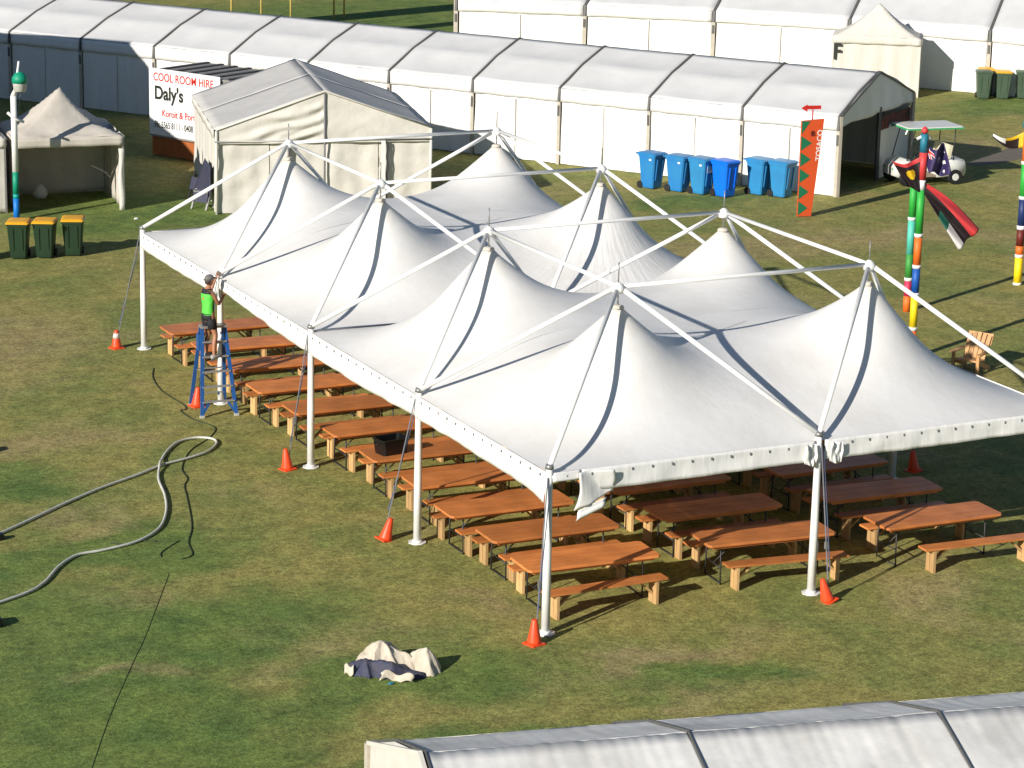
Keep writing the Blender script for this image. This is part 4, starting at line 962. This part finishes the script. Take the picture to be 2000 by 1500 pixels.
    sh_.loft([ring(L(0, -.02, z), a, b) for z, a, b in ((.93, .146, .118), (.86, .158, .128), (.79, .165, .125))], 'black_cloth')
    for s in (-1, 1): sh_.loft([ring(L(s*(.085+.03*(.82-z)), -.015+.1*(.82-z), z), a, a*1.02, 16) for z, a in ((.83, .095), (.74, .10), (.62, .092))], 'black_cloth')
    sh_.build('shorts', root)
    for s in (-1, 1):
        q = MB(); q.loft([[L(s*.13, y, 0)+r*(w2*math.cos(2*math.pi*k/12))+u*(.05+h2*math.sin(2*math.pi*k/12)) for k in range(12)] for y, w2, h2 in ((-.10, .025, .03), (-.085, .038, .048), (-.02, .042, .055), (.05, .045, .045), (.12, .04, .032), (.155, .022, .018))], 'shoe'); q.build('shoe', root)
    c = MB(); 
    def hring(z, a, b, off=0, n=20): return [hc+hu*z+hr*(a*math.cos(2*math.pi*k/n))+hf*(b*math.sin(2*math.pi*k/n)+off) for k in range(n)]
    c.loft([hring(.035, .088, .104), hring(.07, .088, .103), hring(.105, .072, .085), hring(.128, .04, .05), hring(.134, .01, .01)], 'cap_grey')
    c.loft([hring(.034, .082, .075, .075), hring(.042, .082, .075, .075)], 'cap_grey'); c.loft([hring(.03, .10, .06, -.06), hring(.036, .10, .06, -.06)], 'cap_grey'); c.build('cap', root)
    h2_ = MB(); h2_.loft([hring(-.05, .066, .05, -.045), hring(-.01, .08, .07, -.035), hring(.04, .084, .085, -.016)], 'hair'); h2_.build('hair', root)
person()

# ------------------------------------------------------------------ bundle of canvas on the grass
def bundle():
    root = empty('canvas_bundle', 'crumpled heap of cream and navy canvas lying on the grass in the foreground', 'canvas heap', (-2.95, -.55, 0), math.atan2(-.445, .895))
    def drape(name, segs, kk, mt, seed, amp, x0, x1, y0, y1, n=90, m_=64):
        mb = MB(); Zs = []
        for i in range(n+1):
            row = []
            for jj in range(m_+1):
                x = x0+(x1-x0)*i/n; y = y0+(y1-y0)*jj/m_; best = 0; acc = 0
                for a, b in segs:
                    A = Vector(a[:2]); B = Vector(b[:2]); t = max(0, min(1, (Vector((x, y))-A).dot(B-A)/max(1e-6, (B-A).length_squared)))
                    d = (Vector((x, y))-A.lerp(B, t)).length; zz = a[2]+(b[2]-a[2])*t-kk*d*(1+.35*nz(x*2, y*2, seed)); acc += math.exp(9*max(zz, -.3))
                h = math.log(max(acc, 1e-9))/9-.05; h = .50*math.tanh(h/.50*1.1) if h > 0 else h
                cx_, cy_ = (segs[0][1][0], segs[0][1][1]); an = math.atan2(y-cy_, x-cx_); ds = math.hypot(x-cx_, y-cy_)
                q = Vector((x*2.2, y*2.2, seed)); ph = an*2.6+2.4*mnoise.noise(q)+seed
                h += amp*1.5*(1-2*abs(math.sin(ph))**.7)*min(1, ds/.22)+amp*.6*mnoise.noise(q*2.6)+amp*.6*(abs(math.sin(an*6.5+4*mnoise.noise(q*1.5)))-.5)*min(1, ds/.3)
                row.append((x, y, h))
            Zs.append(row)
        idx = lambda i, jj: i*(m_+1)+jj
        fs = [(idx(i, jj), idx(i+1, jj), idx(i+1, jj+1), idx(i, jj+1)) for i in range(n) for jj in range(m_) if max(Zs[i][jj][2], Zs[i+1][jj][2], Zs[i+1][jj+1][2], Zs[i][jj+1][2]) > .012]
        vs = [(x, y, max(h, .006)) for rr_ in Zs for x, y, h in rr_]
        used = sorted({q for f_ in fs for q in f_}); mp = {q: k for k, q in enumerate(used)}
        mb.add([vs[q] for q in used], [tuple(mp[q] for q in f_) for f_ in fs], mt, True); return solid(mb.build(name, root), .006)
    drape('navy_fold', [((-.60, .02, .20), (-.36, -.12, .24)), ((-.36, -.12, .24), (.05, -.22, .24)), ((.05, -.22, .24), (.50, -.22, .16))], 1.25, 'tarp_navy', 2.3, .035, -.9, .85, -.6, .4)
    drape('cream_fold', [((-.36, .06, .34), (-.14, .20, .56)), ((-.14, .20, .56), (.30, .10, .36))], 1.5, 'tarp_cream', 4.7, .040, -.7, .75, -.28, .7)
    drape('cream_fold', [((.34, .16, .36), (.56, .12, .40)), ((.56, .12, .40), (.62, -.14, .24))], 1.9, 'tarp_cream', 8.1, .035, .05, 1.0, -.45, .6)
    m = MB(); m.grid(lambda u, v: (-.12+.50*u+.02*math.sin(v*5), -.40+.06*math.sin(u*5)-.05*v, .12-.11*v+.04*math.sin(u*9)), 16, 5, 'tarp_cream'); solid(m.build('cream_hem', root), .012)
    m = MB(); m.grid(lambda u, v: (-.68+.14*u, -.24-.05*u+.12*v*.3, .03+.14*v+.03*math.sin(u*7)), 6, 5, 'tarp_cream'); solid(m.build('cream_hem', root), .012)
bundle()
m = MB(); m.loft([circ((0, 0, z), a*(1+.2), b, 10) for z, a, b in ((.004, .05, .04), (.02, .04, .03), (.03, .02, .015))], 'f_teal'); tag(m.build('rag', loc=(-3.15, -1.05, 0)), 'small dull green rag on the grass just in front of the canvas heap', 'rag')

# ------------------------------------------------------------------ hoses, cables, small things
HOSE = [(-7.28, 7.72), (-6.6, 8.2), (-5.88, 8.77), (-5.0, 9.49), (-4.11, 10.15), (-3.24, 10.68), (-2.64, 11.1), (-1.97, 11.38), (-1.51, 11.65), (-1.16, 12.09), (-1.11, 12.46), (-1.41, 12.66), (-1.86, 12.45), (-2.33, 11.79), (-2.7, 11.01), (-2.99, 10.22), (-3.2, 9.26), (-3.48, 8.36), (-3.86, 7.54), (-4.25, 7.07), (-4.67, 6.79), (-5.24, 6.62), (-5.72, 6.53), (-6.18, 6.07), (-6.59, 5.44), (-6.97, 5.04), (-7.58, 4.7), (-8.16, 4.42)]
pts = smooth_path([(x, y, .035) for x, y in HOSE], 6); kx = min(range(20, len(pts)), key=lambda i: (pts[i]-Vector((-2.64, 11.1, .035))).length if i > 70 else 9)
for i, p_ in enumerate(pts):
    if i > 60: p_.z += .06*math.exp(-((p_-Vector((-2.64, 11.1, p_.z))).length/.25)**2)
m = MB(); m.tube(pts, .025, 'hose', 10); tag(m.build('hose'), 'thick pale grey hose looping over the grass at the left', 'hose')
CAB = [(-.37, 18.26), (-.68, 17.44), (-.79, 16.34), (-.78, 15.23), (-.84, 14.82), (-.95, 14.74), (-.98, 14.03), (-.74, 13.32), (-1.09, 12.65), (-1.81, 11.89), (-2.29, 10.84), (-2.44, 10.18), (-2.67, 9.74), (-2.8, 9.1), (-3.19, 7.92), (-3.41, 7.2), (-3.68, 6.53), (-3.9, 5.86), (-4.11, 5.71)]
m = MB(); m.tube(smooth_path([(x+.03*math.sin(i*2.3), y, .010) for i, (x, y) in enumerate(CAB)], 5), .011, 'cable', 8); tag(m.build('power_cable'), 'dark cable wandering over the lawn from the stepladder past the hose loop', 'cable')
for pl, lb, rd in (([(-3.82, 6.68), (-4.03, 6.49), (-4.32, 6.18), (-4.4, 5.95)], 'short dark cable end lying between the hose and the long cable', .010), ([(-4.96, 7.0), (-4.77, 6.86), (-4.46, 6.93), (-4.19, 6.80)], 'short greyish strap lying close along the hose', .012), ([(-4.55, 5.1), (-5.86, 2.42), (-6.39, 1.41), (-7.44, -.64), (-8.47, -2.83)], 'thin straight dark cable half sunk in the grass at the bottom left', .0045)):
    m = MB(); m.tube(smooth_path([(x, y, rd*.8) for x, y in pl], 5), rd, 'cable', 8); tag(m.build('cable'), lb, 'cable')
for i, (x, y, sx, sy, sz, lb) in enumerate(((-5.5, 13.3, .35, .25, .18, 'black box at the left edge of the photo above the hose'), (-7.98, 3.75, .3, .3, .16, 'black lump at the left edge of the photo below the hose'), (-6.72, 7.95, .22, .14, .12, 'black fitting under the hose at the left edge'))):
    m = MB(); m.loft([[Vector((a*sx*s, b*sy*s, z)) for a, b in ((-.5, -.4), (-.4, -.5), (.4, -.5), (.5, -.4), (.5, .4), (.4, .5), (-.4, .5), (-.5, .4))] for z, s in ((.005, 1), (sz*.8, 1), (sz, .85))], 'crate', smooth=False)
    tag(m.build(['equipment_box', 'rubber_mat_roll', 'hose_coupling'][i], loc=(x, y, 0)), lb, ['box', 'roll', 'fitting'][i])
for i, (x, y, lb) in enumerate(((4.5, 34.1, 'pale scrap of paper beside the open booth'), (6.9, 33.0, 'low brown stone near the left corner of the cream tent'))):
    m = MB(); m.loft([circ((0, 0, z), a, b, 9) for z, a, b in ((.004, .13*(1-.4*(i == 0)), .07*(1-.4*(i == 0))), (.03, .11*(1-.4*(i == 0)), .05*(1-.4*(i == 0))), (.05, .05, .02))], ['f_white', 'rock'][i]); tag(m.build(['paper_scrap', 'stone'][i], loc=(x, y, 0)), lb, ['litter', 'stone'][i])
